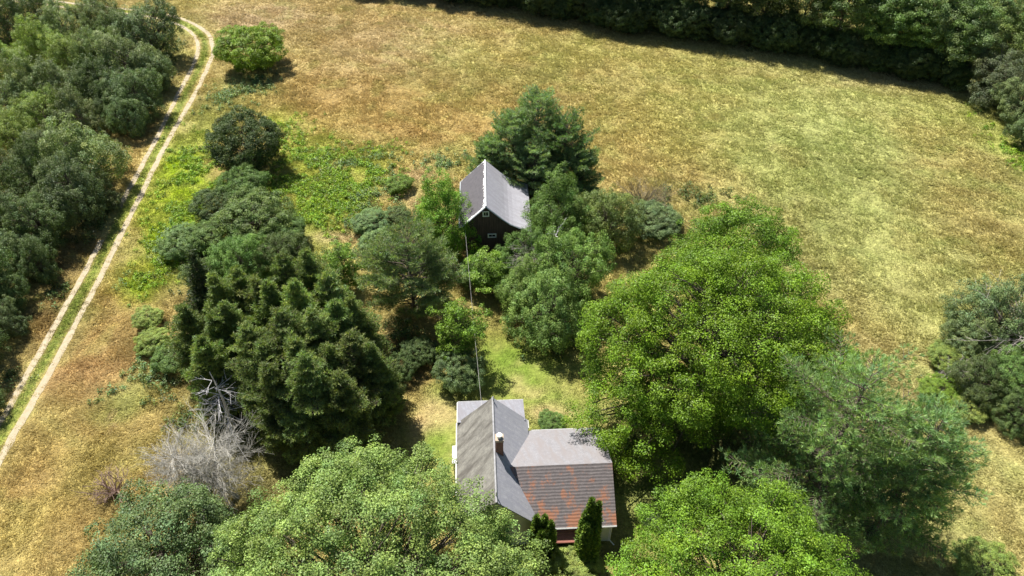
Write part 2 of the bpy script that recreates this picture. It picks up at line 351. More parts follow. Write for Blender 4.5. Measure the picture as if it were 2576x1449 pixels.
def axis(a, b, step, far):
    inn = np.arange(a, b + step/2, step); g = [step*1.5]
    while sum(g) < far: g.append(g[-1]*1.35)
    c = np.cumsum(g); return np.r_[a - c[::-1], inn, b + c]
gx, gy = axis(-118, 118, 0.6, 3000), axis(10, 190, 0.6, 3000)
GX, GY = np.meshgrid(gx, gy, indexing='ij'); GZ = gz(GX, GY); nx, ny = GX.shape
me = bpy.data.meshes.new('ground'); me.vertices.add(nx*ny)
me.vertices.foreach_set('co', np.stack([GX, GY, GZ], -1).astype(np.float32).ravel())
I = np.arange(nx*ny).reshape(nx, ny); Fq = np.stack([I[:-1, :-1], I[1:, :-1], I[1:, 1:], I[:-1, 1:]], -1).reshape(-1, 4)
me.loops.add(Fq.size); me.loops.foreach_set('vertex_index', Fq.astype(np.int32).ravel())
me.polygons.add(len(Fq)); me.polygons.foreach_set('loop_start', np.arange(0, Fq.size, 4, dtype=np.int32)); me.update(calc_edges=True)
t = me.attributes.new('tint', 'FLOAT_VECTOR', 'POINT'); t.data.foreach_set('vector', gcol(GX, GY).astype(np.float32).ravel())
M = NT('meadow_ground'); a = M.n('Attribute', attribute_name='tint'); o = M.obj()
f1 = M.ramp(M.noise(2.2, 6, o, 0.65), [(0.3, 0.55), (0.7, 1.1)]); M.l(M.mixc(1.0, M.mixc(1.0, a.outputs['Vector'], f1, 'MULTIPLY'), (0.95, 0.92, 0.88), 'MULTIPLY'), M.p.inputs['Base Color'])
M.p.inputs['Roughness'].default_value = 0.95; M.p.inputs['Specular IOR Level'].default_value = 0.1; M.bump(M.noise(5, 6, o), 0.8, 0.25); me.materials.append(M.m)
tag(link('ground', me), kind='structure')

# the two wheel ruts of the dirt track
def ribbon(line, wid, seed, dz=0.03):
    t = np.gradient(line, axis=0); t /= np.linalg.norm(t, axis=1, keepdims=True); nn = np.stack([-t[:, 1], t[:, 0]], 1)
    r = np.random.default_rng(seed); s = np.arange(len(line))
    wl = wid*(0.55 + 0.9*vnoise(s*0.5, s*0, 1.4, seed, 3)); wr = wid*(0.55 + 0.9*vnoise(s*0.5, s*0, 1.4, seed+1, 3))
    A, B = line + nn*wl[:, None]*.5, line - nn*wr[:, None]*.5
    up = lambda P: np.c_[P, gz(P[:, 0], P[:, 1]) + dz]
    A, B = up(A), up(B); return np.stack([A[:-1], B[:-1], B[1:], A[1:]], 1)
_a, _b = ((TL - at(262, 597)[:2])**2).sum(1).argmin(), ((TL - at(300, 524)[:2])**2).sum(1).argmin()   # overgrown stretch of the left rut
M = NT('track_sand'); o = M.obj(); M.l(M.ramp(M.noise(1.6, 6, o, 0.7), [(0.28, (0.30, 0.24, 0.13)), (0.5, (0.37, 0.315, 0.215)), (0.75, (0.44, 0.38, 0.27))]), M.p.inputs['Base Color'])
M.p.inputs['Roughness'].default_value = 0.95; M.bump(M.noise(12, 5, o), 0.5, 0.05)
tag(link('dirt_track', quads_mesh('dirt_track', np.concatenate([ribbon(TR, 0.72, 21), ribbon(TL[:_a], 0.66, 23), ribbon(TL[_b:], 0.66, 27)]), None, [M.m])), kind='structure')

# ------------------------------------------------------------------ grass
HOUSE_O, HOUSE_R = (-1.5, 34.7), R_(2.8)
BARN_O, BARN_R = (-3.08, 71.05), R_(2.1)
def to_local(x, y, o, r):
    dx, dy = x - o[0], y - o[1]; return dx*math.cos(r) + dy*math.sin(r), -dx*math.sin(r) + dy*math.cos(r)
def blocked(x, y):
    hx, hy = to_local(x, y, HOUSE_O, HOUSE_R); bx, by = to_local(x, y, BARN_O, BARN_R)
    return ((abs(hx + 0.05) < 2.8) & (hy > -4.9) & (hy < 7.6)) | ((hx > 0) & (hx < 9.2) & (hy > -4.9) & (hy < 3.8)) | ((bx > -2.6) & (bx < 4.9) & (abs(by) < 4.5))
rng = np.random.default_rng(7)
def screen(x, y, z=0):
    q = np.stack([x, y, np.full_like(x, z) - CAM_H], -1); dpt = q @ _F
    return W_PX/2 + F_PX*x/dpt, H_PX/2 - F_PX*(q @ _U)/dpt, dpt
n = 2100000; gxx, gyy = rng.uniform(-118, 118, n), rng.uniform(22, 165, n)
u_, v_, dp = screen(gxx, gyy); keep = (u_ > -220) & (u_ < 2800) & (v_ > -40) & (v_ < 1560)
keep &= rng.random(n) < np.clip((70/dp)**1.3, 0.3, 1.0)
gxx, gyy, dp = gxx[keep], gyy[keep], dp[keep]
dr = np.minimum(dist_to(gxx, gyy, TR), dist_to(gxx, gyy, TL)); keep = (dr > 0.04 + 0.40*rng.random(len(gxx))**0.6) & ~blocked(gxx, gyy)
gxx, gyy, dp, dr = gxx[keep], gyy[keep], dp[keep], dr[keep]
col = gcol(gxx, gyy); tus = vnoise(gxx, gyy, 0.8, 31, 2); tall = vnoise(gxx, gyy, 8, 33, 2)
lawnness = np.zeros(len(gxx))
for (u, v, ru, rv) in ((1300, 930, 220, 150), (1120, 1090, 130, 150), (1450, 1040, 150, 70), (1620, 1290, 110, 140), (1450, 1400, 160, 110)):
    c = at(u, v); lawnness = np.maximum(lawnness, np.exp(-(((gxx-c[0])/metres(u, v, ru))**2 + ((gyy-c[1])/(abs(at(u, v-rv)[1]-at(u, v+rv)[1])/2))**2)**2))
hgt = (0.20 + 0.20*sstep(.30, .70, tus))*(0.7 + 0.6*tall)*(1 - 0.75*lawnness)*np.clip(dr/1.1, 0.3, 1)
nt_ = len(gxx); k = 3; idx = np.repeat(np.arange(nt_), k); m = len(idx)
ang = (vnoise(gxx, gyy, 5, 41, 3)*2.2 + 2.6)[idx] + rng.normal(size=m)*1.0
lean = (0.42 + 0.52*vnoise(gxx, gyy, 3, 43, 2))[idx] + 0.25*rng.random(m)
Lb = hgt[idx]*(0.7 + 0.7*rng.random(m)); wd = 0.006 + 0.00034*dp[idx]
base = np.stack([gxx[idx] + 0.1*rng.normal(size=m), gyy[idx] + 0.1*rng.normal(size=m), np.zeros(m)], 1); base[:, 2] = gz(base[:, 0], base[:, 1]) - 0.02
dirv = np.stack([np.cos(ang)*lean, np.sin(ang)*lean, np.sqrt(np.clip(1 - lean**2, 0.08, 1))], 1)
pa = rng.random(m)*6.283; side = np.stack([np.cos(pa), np.sin(pa), np.zeros(m)], 1)*wd[:, None]
tip = base + dirv*Lb[:, None]
Q = np.stack([base - side, base + side, tip + side*0.45, tip - side*0.45], 1)
ct = col[idx]*(0.70 + 0.60*rng.random(m))[:, None]; ct = ct*(1 - 0.12*rng.random(m)[:, None]) + 0.12*rng.random(m)[:, None]*np.array((0.55, 0.47, 0.25))
M = NT('meadow_grass'); a = M.n('Attribute', attribute_name='tint'); M.l(a.outputs['Vector'], M.p.inputs['Base Color']); M.p.inputs['Roughness'].default_value = 0.7; M.p.inputs['Specular IOR Level'].default_value = 0.2
tr = M.n('BsdfTranslucent'); M.l(a.outputs['Vector'], tr.inputs['Color']); mx = M.n('MixShader', Fac=0.3); M.l(M.p.outputs[0], mx.inputs[1]); M.l(tr.outputs[0], mx.inputs[2]); M.l(mx.outputs[0], M.out.inputs['Surface'])
tag(link('grass', quads_mesh('grass', Q, {'tint': ct}, [M.m])), 'tall tawny and green meadow grass covering the fields and lawn', 'grass', kind='stuff')

# leafy weeds in drifts (ferns, goldenrod, brambles)
def weeds(name, label, col, spots, seed, leaf=0.2, hh=0.5, dens=3.2, n_leaf=26):
    r = np.random.default_rng(seed); PP, NN, TT = [], [], []
    for (u, v, ru, rv) in spots:
        c = at(u, v); rx, ry = metres(u, v, ru), abs(at(u, v-rv)[1] - at(u, v+rv)[1])/2
        k = int(dens*math.pi*rx*ry); p = r.normal(size=(k, 2))*0.55; x, y = c[0] + p[:, 0]*rx, c[1] + p[:, 1]*ry
        ok = (np.minimum(dist_to(x, y, TR), dist_to(x, y, TL)) > 0.8) & ~blocked(x, y) & (vnoise(x, y, 2.0, seed, 2) > 0.42); x, y = x[ok], y[ok]; k = len(x)
        if not k: continue
        H = hh*(0.5 + 1.0*vnoise(x, y, 2.5, seed+3, 2)); i = np.repeat(np.arange(k), n_leaf); q = len(i); d = nrm(r.normal(size=(q, 3)) + np.array([0, 0, .5])); d[:, 2] = abs(d[:, 2])
        w_ = (0.28 + 0.25*r.random(k))[i]; rad = (r.random(q)**.4)
        P = np.stack([x[i] + d[:, 0]*w_*rad, y[i] + d[:, 1]*w_*rad, gz(x, y)[i] + 0.05 + d[:, 2]*H[i]*rad], 1)
        PP.append(P); NN.append(nrm(d*.5 + np.array([0, 0, .7]) + .6*r.normal(size=(q, 3)))); TT.append(np.stack([r.random(q), r.random(k)[i], r.random(k)[i]], 1))
    P, N_, T = np.concatenate(PP), np.concatenate(NN), np.concatenate(TT)
    o = link(name, quads_mesh(name, leaf_quads(r, P, N_, leaf, 0.5), {'tone': T}, [LEAF])); o.color = (*col, 1)
    return tag(o, label, 'weeds', kind='stuff')
weeds('fern_drift', 'lime green drifts of low weeds beside the dirt track and behind the pines', (0.20, 0.29, 0.025),
      [(520, 420, 60, 60), (400, 650, 50, 70), (480, 520, 70, 80), (440, 350, 30, 40), (840, 420, 120, 50), (920, 470, 70, 50), (760, 470, 90, 60), (460, 430, 60, 90), (430, 590, 50, 100), (360, 715, 40, 40), (760, 395, 90, 60), (880, 450, 90, 50), (800, 520, 110, 60), (720, 330, 50, 40), (960, 410, 60, 50), (690, 480, 60, 60), (760, 560, 90, 50), (640, 650, 120, 40), (520, 660, 80, 40), (850, 500, 100, 60), (2560, 400, 40, 100), (1430, 1062, 40, 10)], 51)
weeds('bramble_patch', 'pale green bramble and milkweed clumps around the tan footpath', (0.17, 0.23, 0.09),
      [(930, 500, 60, 40), (950, 560, 70, 50), (960, 630, 60, 40), (640, 215, 50, 30), (580, 250, 70, 30), (1000, 470, 40, 40), (900, 410, 120, 30), (1120, 410, 60, 30), (450, 600, 50, 40), (320, 715, 20, 20), (330, 990, 50, 50), (290, 1000, 40, 40), (380, 960, 40, 50), (2380, 1010, 60, 60), (870, 640, 60, 30), (350, 930, 30, 40)], 53, 0.22, 0.7, 2.6)
weeds('scrub_growth', 'dark green undergrowth along the foot of the left thicket', (0.11, 0.145, 0.045),
      [(430, 130, 30, 40), (400, 210, 30, 40), (270, 560, 30, 40), (140, 740, 40, 40), (240, 590, 40, 30), (30, 960, 40, 50), (1400, 860, 100, 40), (1000, 900, 80, 60), (1560, 1130, 60, 60), (1950, 1100, 120, 80), (1010, 840, 60, 40), (1100, 880, 60, 30), (1750, 500, 120, 30), (700, 700, 200, 80), (500, 640, 80, 60), (430, 950, 50, 60), (470, 1050, 60, 50)], 55, 0.22, 0.8, 2.4)

# ------------------------------------------------------------------ buildings
def mesh_poly(name, V, F, mats, midx=None):
    me = bpy.data.meshes.new(name); me.from_pydata([tuple(map(float, p)) for p in V], [], F)
    for m in mats: me.materials.append(m)
    if midx: me.polygons.foreach_set('material_index', midx)
    me.update(); return me
def box(V, F, x0, x1, y0, y1, z0, z1):
    b = len(V); V += [(x0, y0, z0), (x1, y0, z0), (x1, y1, z0), (x0, y1, z0), (x0, y0, z1), (x1, y0, z1), (x1, y1, z1), (x0, y1, z1)]
    F += [(b, b+3, b+2, b+1), (b+4, b+5, b+6, b+7), (b, b+1, b+5, b+4), (b+1, b+2, b+6, b+5), (b+2, b+3, b+7, b+6), (b+3, b, b+4, b+7)]
def boxes(name, L, mat, parent):
    V, F = [], []
    for q in L: box(V, F, *q)
    o = link(name, mesh_poly(name, V, F, [mat]), parent)
    bv = o.modifiers.new('bevel', 'BEVEL'); bv.width = 0.012; bv.segments = 1; return o
def slab(V, F, P, th):
    """solid sheet: P = top outline, extruded downward"""
    b, n = len(V), len(P); V += [tuple(p) for p in P] + [(p[0], p[1], p[2] - th) for p in P]
    F += [tuple(range(b, b+n)), tuple(range(b+2*n-1, b+n-1, -1))] + [(b+i, b+n+i, b+n+(i+1) % n, b+(i+1) % n) for i in range(n)]
def bent(V, F, prof, y0, y1, th):
    n = len(prof); b = len(V); V += [(x, y0, z) for x, z in prof] + [(x, y1, z) for x, z in prof] + [(x, y0, z-th) for x, z in prof] + [(x, y1, z-th) for x, z in prof]
    for i in range(n-1): F += [(b+i, b+i+1, b+n+i+1, b+n+i), (b+2*n+i+1, b+2*n+i, b+3*n+i, b+3*n+i+1), (b+i+1, b+i, b+2*n+i, b+2*n+i+1), (b+n+i, b+n+i+1, b+3*n+i+1, b+3*n+i)]
    F += [(b, b+n, b+3*n, b+2*n), (b+2*n-1, b+n-1, b+3*n-1, b+4*n-1)]
def bar(S, *pts, r=0.06):
    for i in range(len(pts)-1): S.add(np.array(pts[i], float), np.array(pts[i+1], float), r, r)
def prism(name, prof, y0, y1, mat, parent, along='y'):
    """profile (x,z) extruded along y"""
    n = len(prof); V = [(x, y0, z) for x, z in prof] + [(x, y1, z) for x, z in prof]
    if along == 'x': V = [(y0, x, z) for x, z in prof] + [(y1, x, z) for x, z in prof]
    F = [tuple(range(n)), tuple(range(2*n-1, n-1, -1))] + [(i, n+i, n+(i+1) % n, (i+1) % n) for i in range(n)]
    return link(name, mesh_poly(name, V, F, [mat]), parent)

def shingle(name, c0, c1, rows=None, streak=None, moss=None, spec=0.3, rough=0.7, patch=3.0):
    M = NT(name); o = M.obj(); n = M.noise(patch, 6, o, 0.7)
    col = M.ramp(n, [(0.3, c0), (0.7, c1)])
    fine = M.ramp(M.noise(14, 3, o, 0.7), [(0.3, 0.78), (0.7, 1.18)]); col = M.mixc(1.0, col, fine, 'MULTIPLY')
    hgt = M.noise(16, 4, o)
    if streak:
        ang, sx, sy, cs = streak; s = M.noise(1.0, 5, M.mapping(M.mapping(o, (1, 1, 0), (0, 0, ang)), (sx, sy, 1)), 0.65)
        col = M.mixc(M.ramp(s, [(0.42, 0.0), (0.62, 1.0)]), col, cs)
    if rows:
        wv = M.n('TexWave', Scale=rows, Distortion=1.6, Detail=3, wave_type='BANDS', bands_direction='Y'); M.l(o, wv.inputs['Vector'])
        col = M.mixc(1.0, col, M.ramp(wv.outputs['Fac'], [(0.05, 0.88), (0.5, 1.03)]), 'MULTIPLY'); hgt = wv.outputs['Fac']
    if moss:
        mc, th = moss; mp = M.mapping(o, (1, 1.4, 0)); s1 = M.noise(0.9, 4, M.mapping(o, (1, 0.9, 0)), 0.6); s2 = M.noise(11.0, 5, M.mapping(o, (0.7, 1.5, 0)), 0.85)
        sep = M.n('SeparateXYZ'); M.l(o, sep.inputs[0]); low = M.n('MapRange'); M.l(sep.outputs[1], low.inputs[0]); low.inputs[1].default_value = -1.6; low.inputs[2].default_value = -5.0
        a1 = M.n('Math', operation='MULTIPLY_ADD'); M.l(low.outputs[0], a1.inputs[0]); a1.inputs[1].default_value = 0.09; M.l(s1, a1.inputs[2])
        a2 = M.n('Math', operation='MULTIPLY_ADD'); M.l(s2, a2.inputs[0]); a2.inputs[1].default_value = 0.55; M.l(a1.outputs[0], a2.inputs[2])
        col = M.mixc(M.ramp(a2.outputs[0], [(th, 0.0), (th + 0.09, 1.0)]), col, M.mixc(s2, tuple(0.6*x for x in mc), tuple(1.35*x for x in mc)))
    M.l(col, M.p.inputs['Base Color']); M.p.inputs['Roughness'].default_value = rough; M.p.inputs['Specular IOR Level'].default_value = spec
    M.bump(hgt, 0.45, 0.03); return M.m
ROOF_L = shingle('mossy_grey_shingles', (0.14, 0.137, 0.126), (0.26, 0.252, 0.222), streak=(R_(-25), 0.4, 1.2, (0.095, 0.089, 0.080)), spec=0.2, rough=0.85)
ROOF_R = shingle('blue_grey_shingles', (0.255, 0.26, 0.293), (0.38, 0.385, 0.42), streak=(R_(8), 0.5, 3.0, (0.27, 0.275, 0.315)))
ROOF_WR = shingle('pale_wing_shingles', (0.185, 0.18, 0.193), (0.25, 0.247, 0.262), streak=(R_(80), 0.4, 1.6, (0.205, 0.188, 0.19)))
ROOF_WF = shingle('ribbed_wing_shingles', (0.115, 0.102, 0.103), (0.18, 0.158, 0.157), rows=1.5, moss=((0.30, 0.14, 0.085), 0.845))
ROOF_LT = shingle('porch_shingles', (0.19, 0.195, 0.225), (0.25, 0.255, 0.285), streak=(R_(75), 0.4, 2.5, (0.19, 0.185, 0.205)))
M = NT('pale_siding'); o = M.obj(); wv = M.n('TexWave', Scale=2.6, Distortion=0.2, wave_type='BANDS', bands_direction='Z'); M.l(o, wv.inputs['Vector'])
M.l(M.mixc(1.0, M.ramp(M.noise(1.5, 5, o), [(0.3, (0.50, 0.54, 0.42)), (0.7, (0.60, 0.63, 0.50))]), M.ramp(wv.outputs['Fac'], [(0.0, 0.75), (0.3, 1.0)]), 'MULTIPLY'), M.p.inputs['Base Color']); M.p.inputs['Roughness'].default_value = 0.7; SIDING = M.m
M = NT('chimney_brick'); o = M.obj(); b = M.n('TexBrick', Scale=4.6); M.l(M.mapping(o, (1, 1, 1), (R_(90), 0, 0)), b.inputs['Vector'])
b.inputs['Color1'].default_value = (0.26, 0.10, 0.06, 1); b.inputs['Color2'].default_value = (0.18, 0.07, 0.045, 1); b.inputs['Mortar'].default_value = (0.30, 0.26, 0.22, 1)
M.l(b.outputs[0], M.p.inputs['Base Color']); M.p.inputs['Roughness'].default_value = 0.9; BRICK = M.m
PALE_STONE = plain('chimney_mortar', (0.40, 0.32, 0.24), 0.9, 8, 0.25)
METAL = plain('white_flue_metal', (0.78, 0.78, 0.76), 0.45, 5, 0.1)
GLASS = NT('dark_window_glass'); GLASS.p.inputs['Base Color'].default_value = (0.02, 0.022, 0.025, 1); GLASS.p.inputs['Roughness'].default_value = 0.08; GLASS = GLASS.m
REDSTEP = shingle('red_hood_shingles', (0.24, 0.095, 0.07), (0.33, 0.135, 0.10), rows=1.6)
DARKWOOD = plain('dark_stained_wood', (0.09, 0.055, 0.04), 0.8, 6, 0.4)

hs = thing('farmhouse', 'grey-roofed farmhouse with a brick chimney and a side wing rusty with moss', 'house', (*HOUSE_O, 0), HOUSE_R)
prism('wall', [(-2.72, 0), (2.72, 0), (2.72, 3.85), (0.08, 6.6), (-2.72, 3.85)], -4.72, 4.75, SIDING, hs)
prism('wall', [(-4.75, 0), (3.7, 0), (3.7, 3.32), (-1.13, 5.42), (-4.75, 3.06)], 2.74, 9.15, SIDING, hs, 'x')
prism('wall', [(-2.7, 0), (2.68, 0), (2.68, 2.95), (-2.7, 2.95)], 4.77, 7.4, SIDING, hs)
V, F = [], []; slab(V, F, [(0.1, -5.0, 6.82), (-3.05, -5.0, 3.55), (-3.05, 5.0, 3.55), (0.1, 5.0, 6.82)][::-1], 0.14)
n0 = len(F); slab(V, F, [(0.103, -5.0, 6.82), (3.1, -5.0, 3.6), (3.1, 5.0, 3.6), (0.103, 5.0, 6.82)], 0.14)
link('main_roof', mesh_poly('main_roof', V, F, [ROOF_L, ROOF_R], [0]*n0 + [1]*(len(F)-n0)), hs)
S = Segs(); bar(S, (0.1, -5.03, 6.80), (0.1, 5.03, 6.80), r=0.085); link('ridge_cap', S.mesh('ridge_cap', plain('ridge_lead', (0.27, 0.27, 0.28), 0.7, 4, 0.25), 8), hs)
V, F = [], []; slab(V, F, [(1.0, -1.13, 5.6), (9.45, -1.13, 5.6), (9.45, 4.05, 3.3), (2.85, 4.05, 3.3)], 0.12)
n0 = len(F); slab(V, F, [(1.0, -1.133, 5.6), (3.0, -5.1, 3.0), (9.45, -5.1, 3.0), (9.45, -1.133, 5.6)], 0.12)
link('wing_roof', mesh_poly('wing_roof', V, F, [ROOF_WR, ROOF_WF], [0]*n0 + [1]*(len(F)-n0)), hs)
V, F = [], []; slab(V, F, [(-3.02, 4.72, 3.95), (2.88, 4.72, 3.95), (2.88, 7.7, 3.1), (-3.02, 7.7, 3.1)], 0.12)
link('lean_to_roof', mesh_poly('lean_to_roof', V, F, [ROOF_LT]), hs)
for a, b in (((-3.08, -5.0, 3.47), (-3.08, 5.0, 3.47)), ((3.13, -5.0, 3.5), (3.13, -4.3, 3.5)), ((3.13, 4.15, 3.5), (3.13, 5.0, 3.5)), ((-3.04, 7.73, 3.03), (2.9, 7.73, 3.03)), ((-3.05, 5.0, 3.0), (-3.05, 7.7, 3.0)), ((3.0, -5.14, 2.93), (9.45, -5.14, 2.93)), ((3.4, 4.09, 3.24), (9.45, 4.09, 3.24))):
    S = Segs(); bar(S, a, b, r=0.07); link('fascia', S.mesh('fascia', WHITE, 4), hs)
ch = boxes('chimney', [(0.22, 0.80, -0.45, 0.15, 5.2, 7.95)], BRICK, hs)
boxes('chimney_crown', [(0.18, 0.84, -0.49, 0.19, 7.952, 8.2)], PALE_STONE, ch)
S = Segs(); bar(S, (0.51, -0.15, 8.2), (0.51, -0.15, 8.42), r=0.17); S.add(np.array([0.51, -0.15, 8.42]), np.array([0.51, -0.15, 8.52]), 0.22, 0.22); S.add(np.array([0.51, -0.15, 8.52]), np.array([0.51, -0.15, 8.56]), 0.22, 0.0)
link('flue_cap', S.mesh('flue_cap', METAL, 12), ch)
for (x, y, z, h) in ((0.12, -4.5, 6.8, 0.55), (0.14, 4.7, 6.8, 0.5), (-1.35, -2.6, 5.3, 0.35)):
    S = Segs(); bar(S, (x, y, z), (x, y, z+h), r=0.05); link('vent_pipe', S.mesh('vent_pipe', METAL, 8), hs)
V, F = [], []; slab(V, F, [(4.5, -5.85, 2.0), (6.4, -5.85, 2.0), (6.4, -4.76, 2.45), (4.5, -4.76, 2.45)], 0.1); link('porch_hood', mesh_poly('porch_hood', V, F, [REDSTEP]), hs)
boxes('front_step', [(4.5, 6.4, -6.3, -4.77, 0, 0.2), (4.6, 6.3, -5.9, -4.77, 0.2, 0.4)], DARKWOOD, hs)
boxes('front_door', [(4.9, 5.8, -4.80, -4.752, 0.4, 2.0)], DARKWOOD, hs)
for x in (7.0, 3.4):
    f = boxes('window', [(x, x+0.06, -4.80, -4.752, 1.1, 2.4), (x+0.84, x+0.9, -4.80, -4.752, 1.1, 2.4), (x+0.06, x+0.84, -4.80, -4.752, 1.1, 1.16), (x+0.06, x+0.84, -4.80, -4.752, 2.34, 2.4), (x+0.06, x+0.84, -4.80, -4.752, 1.72, 1.78)], WHITE, hs)
    boxes('pane', [(x+0.06, x+0.84, -4.775, -4.753, 1.16, 2.34)], GLASS, f)
S = Segs(); bar(S, (9.3, -5.12, 2.9), (9.16, -4.82, 2.6), (9.16, -4.82, 0.25), (9.5, -5.2, 0.1), r=0.05); link('downspout', S.mesh('downspout', WHITE, 6), hs)
boxes('corner_board', [(9.03, 9.17, -4.775, -4.752, 0, 3.0)], WHITE, hs); boxes('corner_board', [(-2.74, -2.6, -4.745, -4.722, 0, 3.7)], WHITE, hs)
b = boxes('bay_window', [(-3.42, -2.722, 1.6, 3.2, 0, 2.5)], SIDING, hs)
boxes('bay_roof', [(-3.5, -2.722, 1.5, 3.3, 2.502, 2.6)], WHITE, b)

bn = thing('barn', 'dark wooden barn with a grey shingle roof and two small white framed windows', 'barn', (*BARN_O, 0), BARN_R)
M = NT('dark_barn_boards'); o = M.obj(); wv = M.n('TexWave', Scale=1.6, Distortion=0.4, wave_type='BANDS', bands_direction='X'); M.l(o, wv.inputs['Vector'])
M.l(M.mixc(1.0, M.ramp(M.noise(2.0, 6, M.mapping(o, (2, 2, .4))), [(0.3, (0.055, 0.034, 0.030)), (0.7, (0.115, 0.072, 0.062))]), M.ramp(wv.outputs['Fac'], [(0.0, 0.5), (0.25, 1.0)]), 'MULTIPLY'), M.p.inputs['Base Color']); M.p.inputs['Roughness'].default_value = 0.85
prism('wall', [(-2.45, 0), (4.9, 0), (4.9, 3.75), (3.6, 4.3), (2.6, 4.84), (1.7, 5.6), (0, 7.28), (-2.45, 4.85)], -4.45, 4.45, M.m, bn)
BR_R = shingle('pale_barn_shingles', (0.30, 0.30, 0.335), (0.37, 0.37, 0.41), streak=(R_(4), 0.6, 2.2, (0.285, 0.28, 0.31)))
M = NT('stripped_barn_shingles'); o = M.obj(); sep = M.n('SeparateXYZ'); M.l(o, sep.inputs[0])
dark = M.ramp(M.noise(3.0, 6, o, 0.7), [(0.3, (0.062, 0.058, 0.066)), (0.7, (0.10, 0.093, 0.105))])
ed = M.n('Math', operation='MULTIPLY_ADD'); M.l(sep.outputs[0], ed.inputs[0]); ed.inputs[1].default_value = 1.0; ed.inputs[2].default_value = 0.0      # 0 at the ridge
def _mr(src, a, b):
    q = M.n('MapRange'); M.l(src, q.inputs[0]); q.inputs[1].default_value = a; q.inputs[2].default_value = b; q.inputs[4].default_value = 0.5; return q.outputs[0]
mx_ = M.n('Math', operation='MAXIMUM'); M.l(_mr(sep.outputs[0], -1.1, 0.15), mx_.inputs[0]); M.l(_mr(sep.outputs[1], -3.4, -5.0), mx_.inputs[1])
mx2 = M.n('Math', operation='MAXIMUM'); M.l(mx_.outputs[0], mx2.inputs[0]); M.l(_mr(sep.outputs[1], 2.9, 5.4), mx2.inputs[1])
ad = M.n('Math', operation='MULTIPLY_ADD'); M.l(M.noise(0.9, 6, M.mapping(o, (.6, .8, .6)), 0.85), ad.inputs[0]); ad.inputs[1].default_value = 1.5; M.l(mx2.outputs[0], ad.inputs[2])
M.l(M.mixc(M.ramp(ad.outputs[0], [(0.62, 0.0), (0.64, 1.0)]), dark, (0.80, 0.79, 0.78)), M.p.inputs['Base Color'])
q = [x for x in M.t.nodes if x.type == 'VALTORGB'][-1]; q.color_ramp.elements[0].position = 0.77; q.color_ramp.elements[1].position = 0.80
ad.inputs[1].default_value = 0.8; M.p.inputs['Roughness'].default_value = 0.8; BR_L = M.m
V, F = [], []; slab(V, F, [(0, -4.75, 7.5), (0, 4.75, 7.5), (-3.05, 4.75, 4.5), (-3.05, -4.75, 4.5)], 0.12); n0 = len(F)
BP = [(0.003, 7.5), (1.7, 5.84), (2.15, 5.42), (2.6, 5.06), (3.1, 4.76), (3.6, 4.52), (5.2, 3.83)]
bent(V, F, BP, -4.75, 4.75, 0.12)
link('roof', mesh_poly('roof', V, F, [BR_L, BR_R], [0]*n0 + [1]*(len(F)-n0)), bn)
S = Segs(); bar(S, (0, -4.78, 7.47), (0, 4.78, 7.47), r=0.1); link('ridge_cap', S.mesh('ridge_cap', plain('ridge_pale', (0.6, 0.6, 0.62), 0.7, 4, 0.2), 8), bn)
S = Segs()
for y in (-4.79, 4.79): bar(S, (-3.05, y, 4.42), (0, y, 7.42), (1.7, y, 5.76), (2.6, y, 4.98), (3.6, y, 4.44), (5.2, y, 3.75), r=0.065)
bar(S, (-3.09, -4.75, 4.42), (-3.09, 4.75, 4.42), r=0.07); link('barge_board', S.mesh('barge_board', plain('barn_trim', (0.42, 0.47, 0.50), 0.7, 4, 0.2), 4), bn)
for (x, z, hw, hh_) in ((-0.02, 6.25, 0.38, 0.38), (0.62, 3.15, 0.50, 0.29)):
    y0, y1 = -4.52, -4.452; t_ = 0.13
    f = boxes('window', [(x-hw, x-hw+t_, y0, y1, z-hh_, z+hh_), (x+hw-t_, x+hw, y0, y1, z-hh_, z+hh_), (x-hw+t_, x+hw-t_, y0, y1, z-hh_, z-hh_+t_), (x-hw+t_, x+hw-t_, y0, y1, z+hh_-t_, z+hh_), (x-0.02, x+0.02, y0+0.01, y1, z-hh_+t_, z+hh_-t_)], WHITE, bn)
    boxes('pane', [(x-hw+t_, x+hw-t_, -4.47, -4.453, z-hh_+t_, z+hh_-t_)], GLASS, f)
boxes('corner_board', [(-2.5, -2.36, -4.49, -4.452, 0, 4.7)], plain('barn_corner', (0.30, 0.33, 0.35), 0.7, 4, 0.2), bn)

def world_of(o, r, p): return np.array([o[0] + p[0]*math.cos(r) - p[1]*math.sin(r), o[1] + p[0]*math.sin(r) + p[1]*math.cos(r), p[2]])
A_, B_ = world_of(BARN_O, BARN_R, (-2.45, -4.5, 4.75)), world_of(HOUSE_O, HOUSE_R, (-0.85, 5.02, 5.75))
pts = [A_ + (B_ - A_)*q - np.array([0, 0, 1.5*4*q*(1-q)*0.55]) for q in np.linspace(0, 1, 25)]
S = Segs(); S.path(pts, 0.010, 0.010)
tag(link('overhead_cable', S.mesh('overhead_cable', plain('cable_sheath', (0.40, 0.39, 0.37), 0.5, 2, 0.35), 6)), 'thin pale service cable strung from the barn corner to the house gable', 'cable')
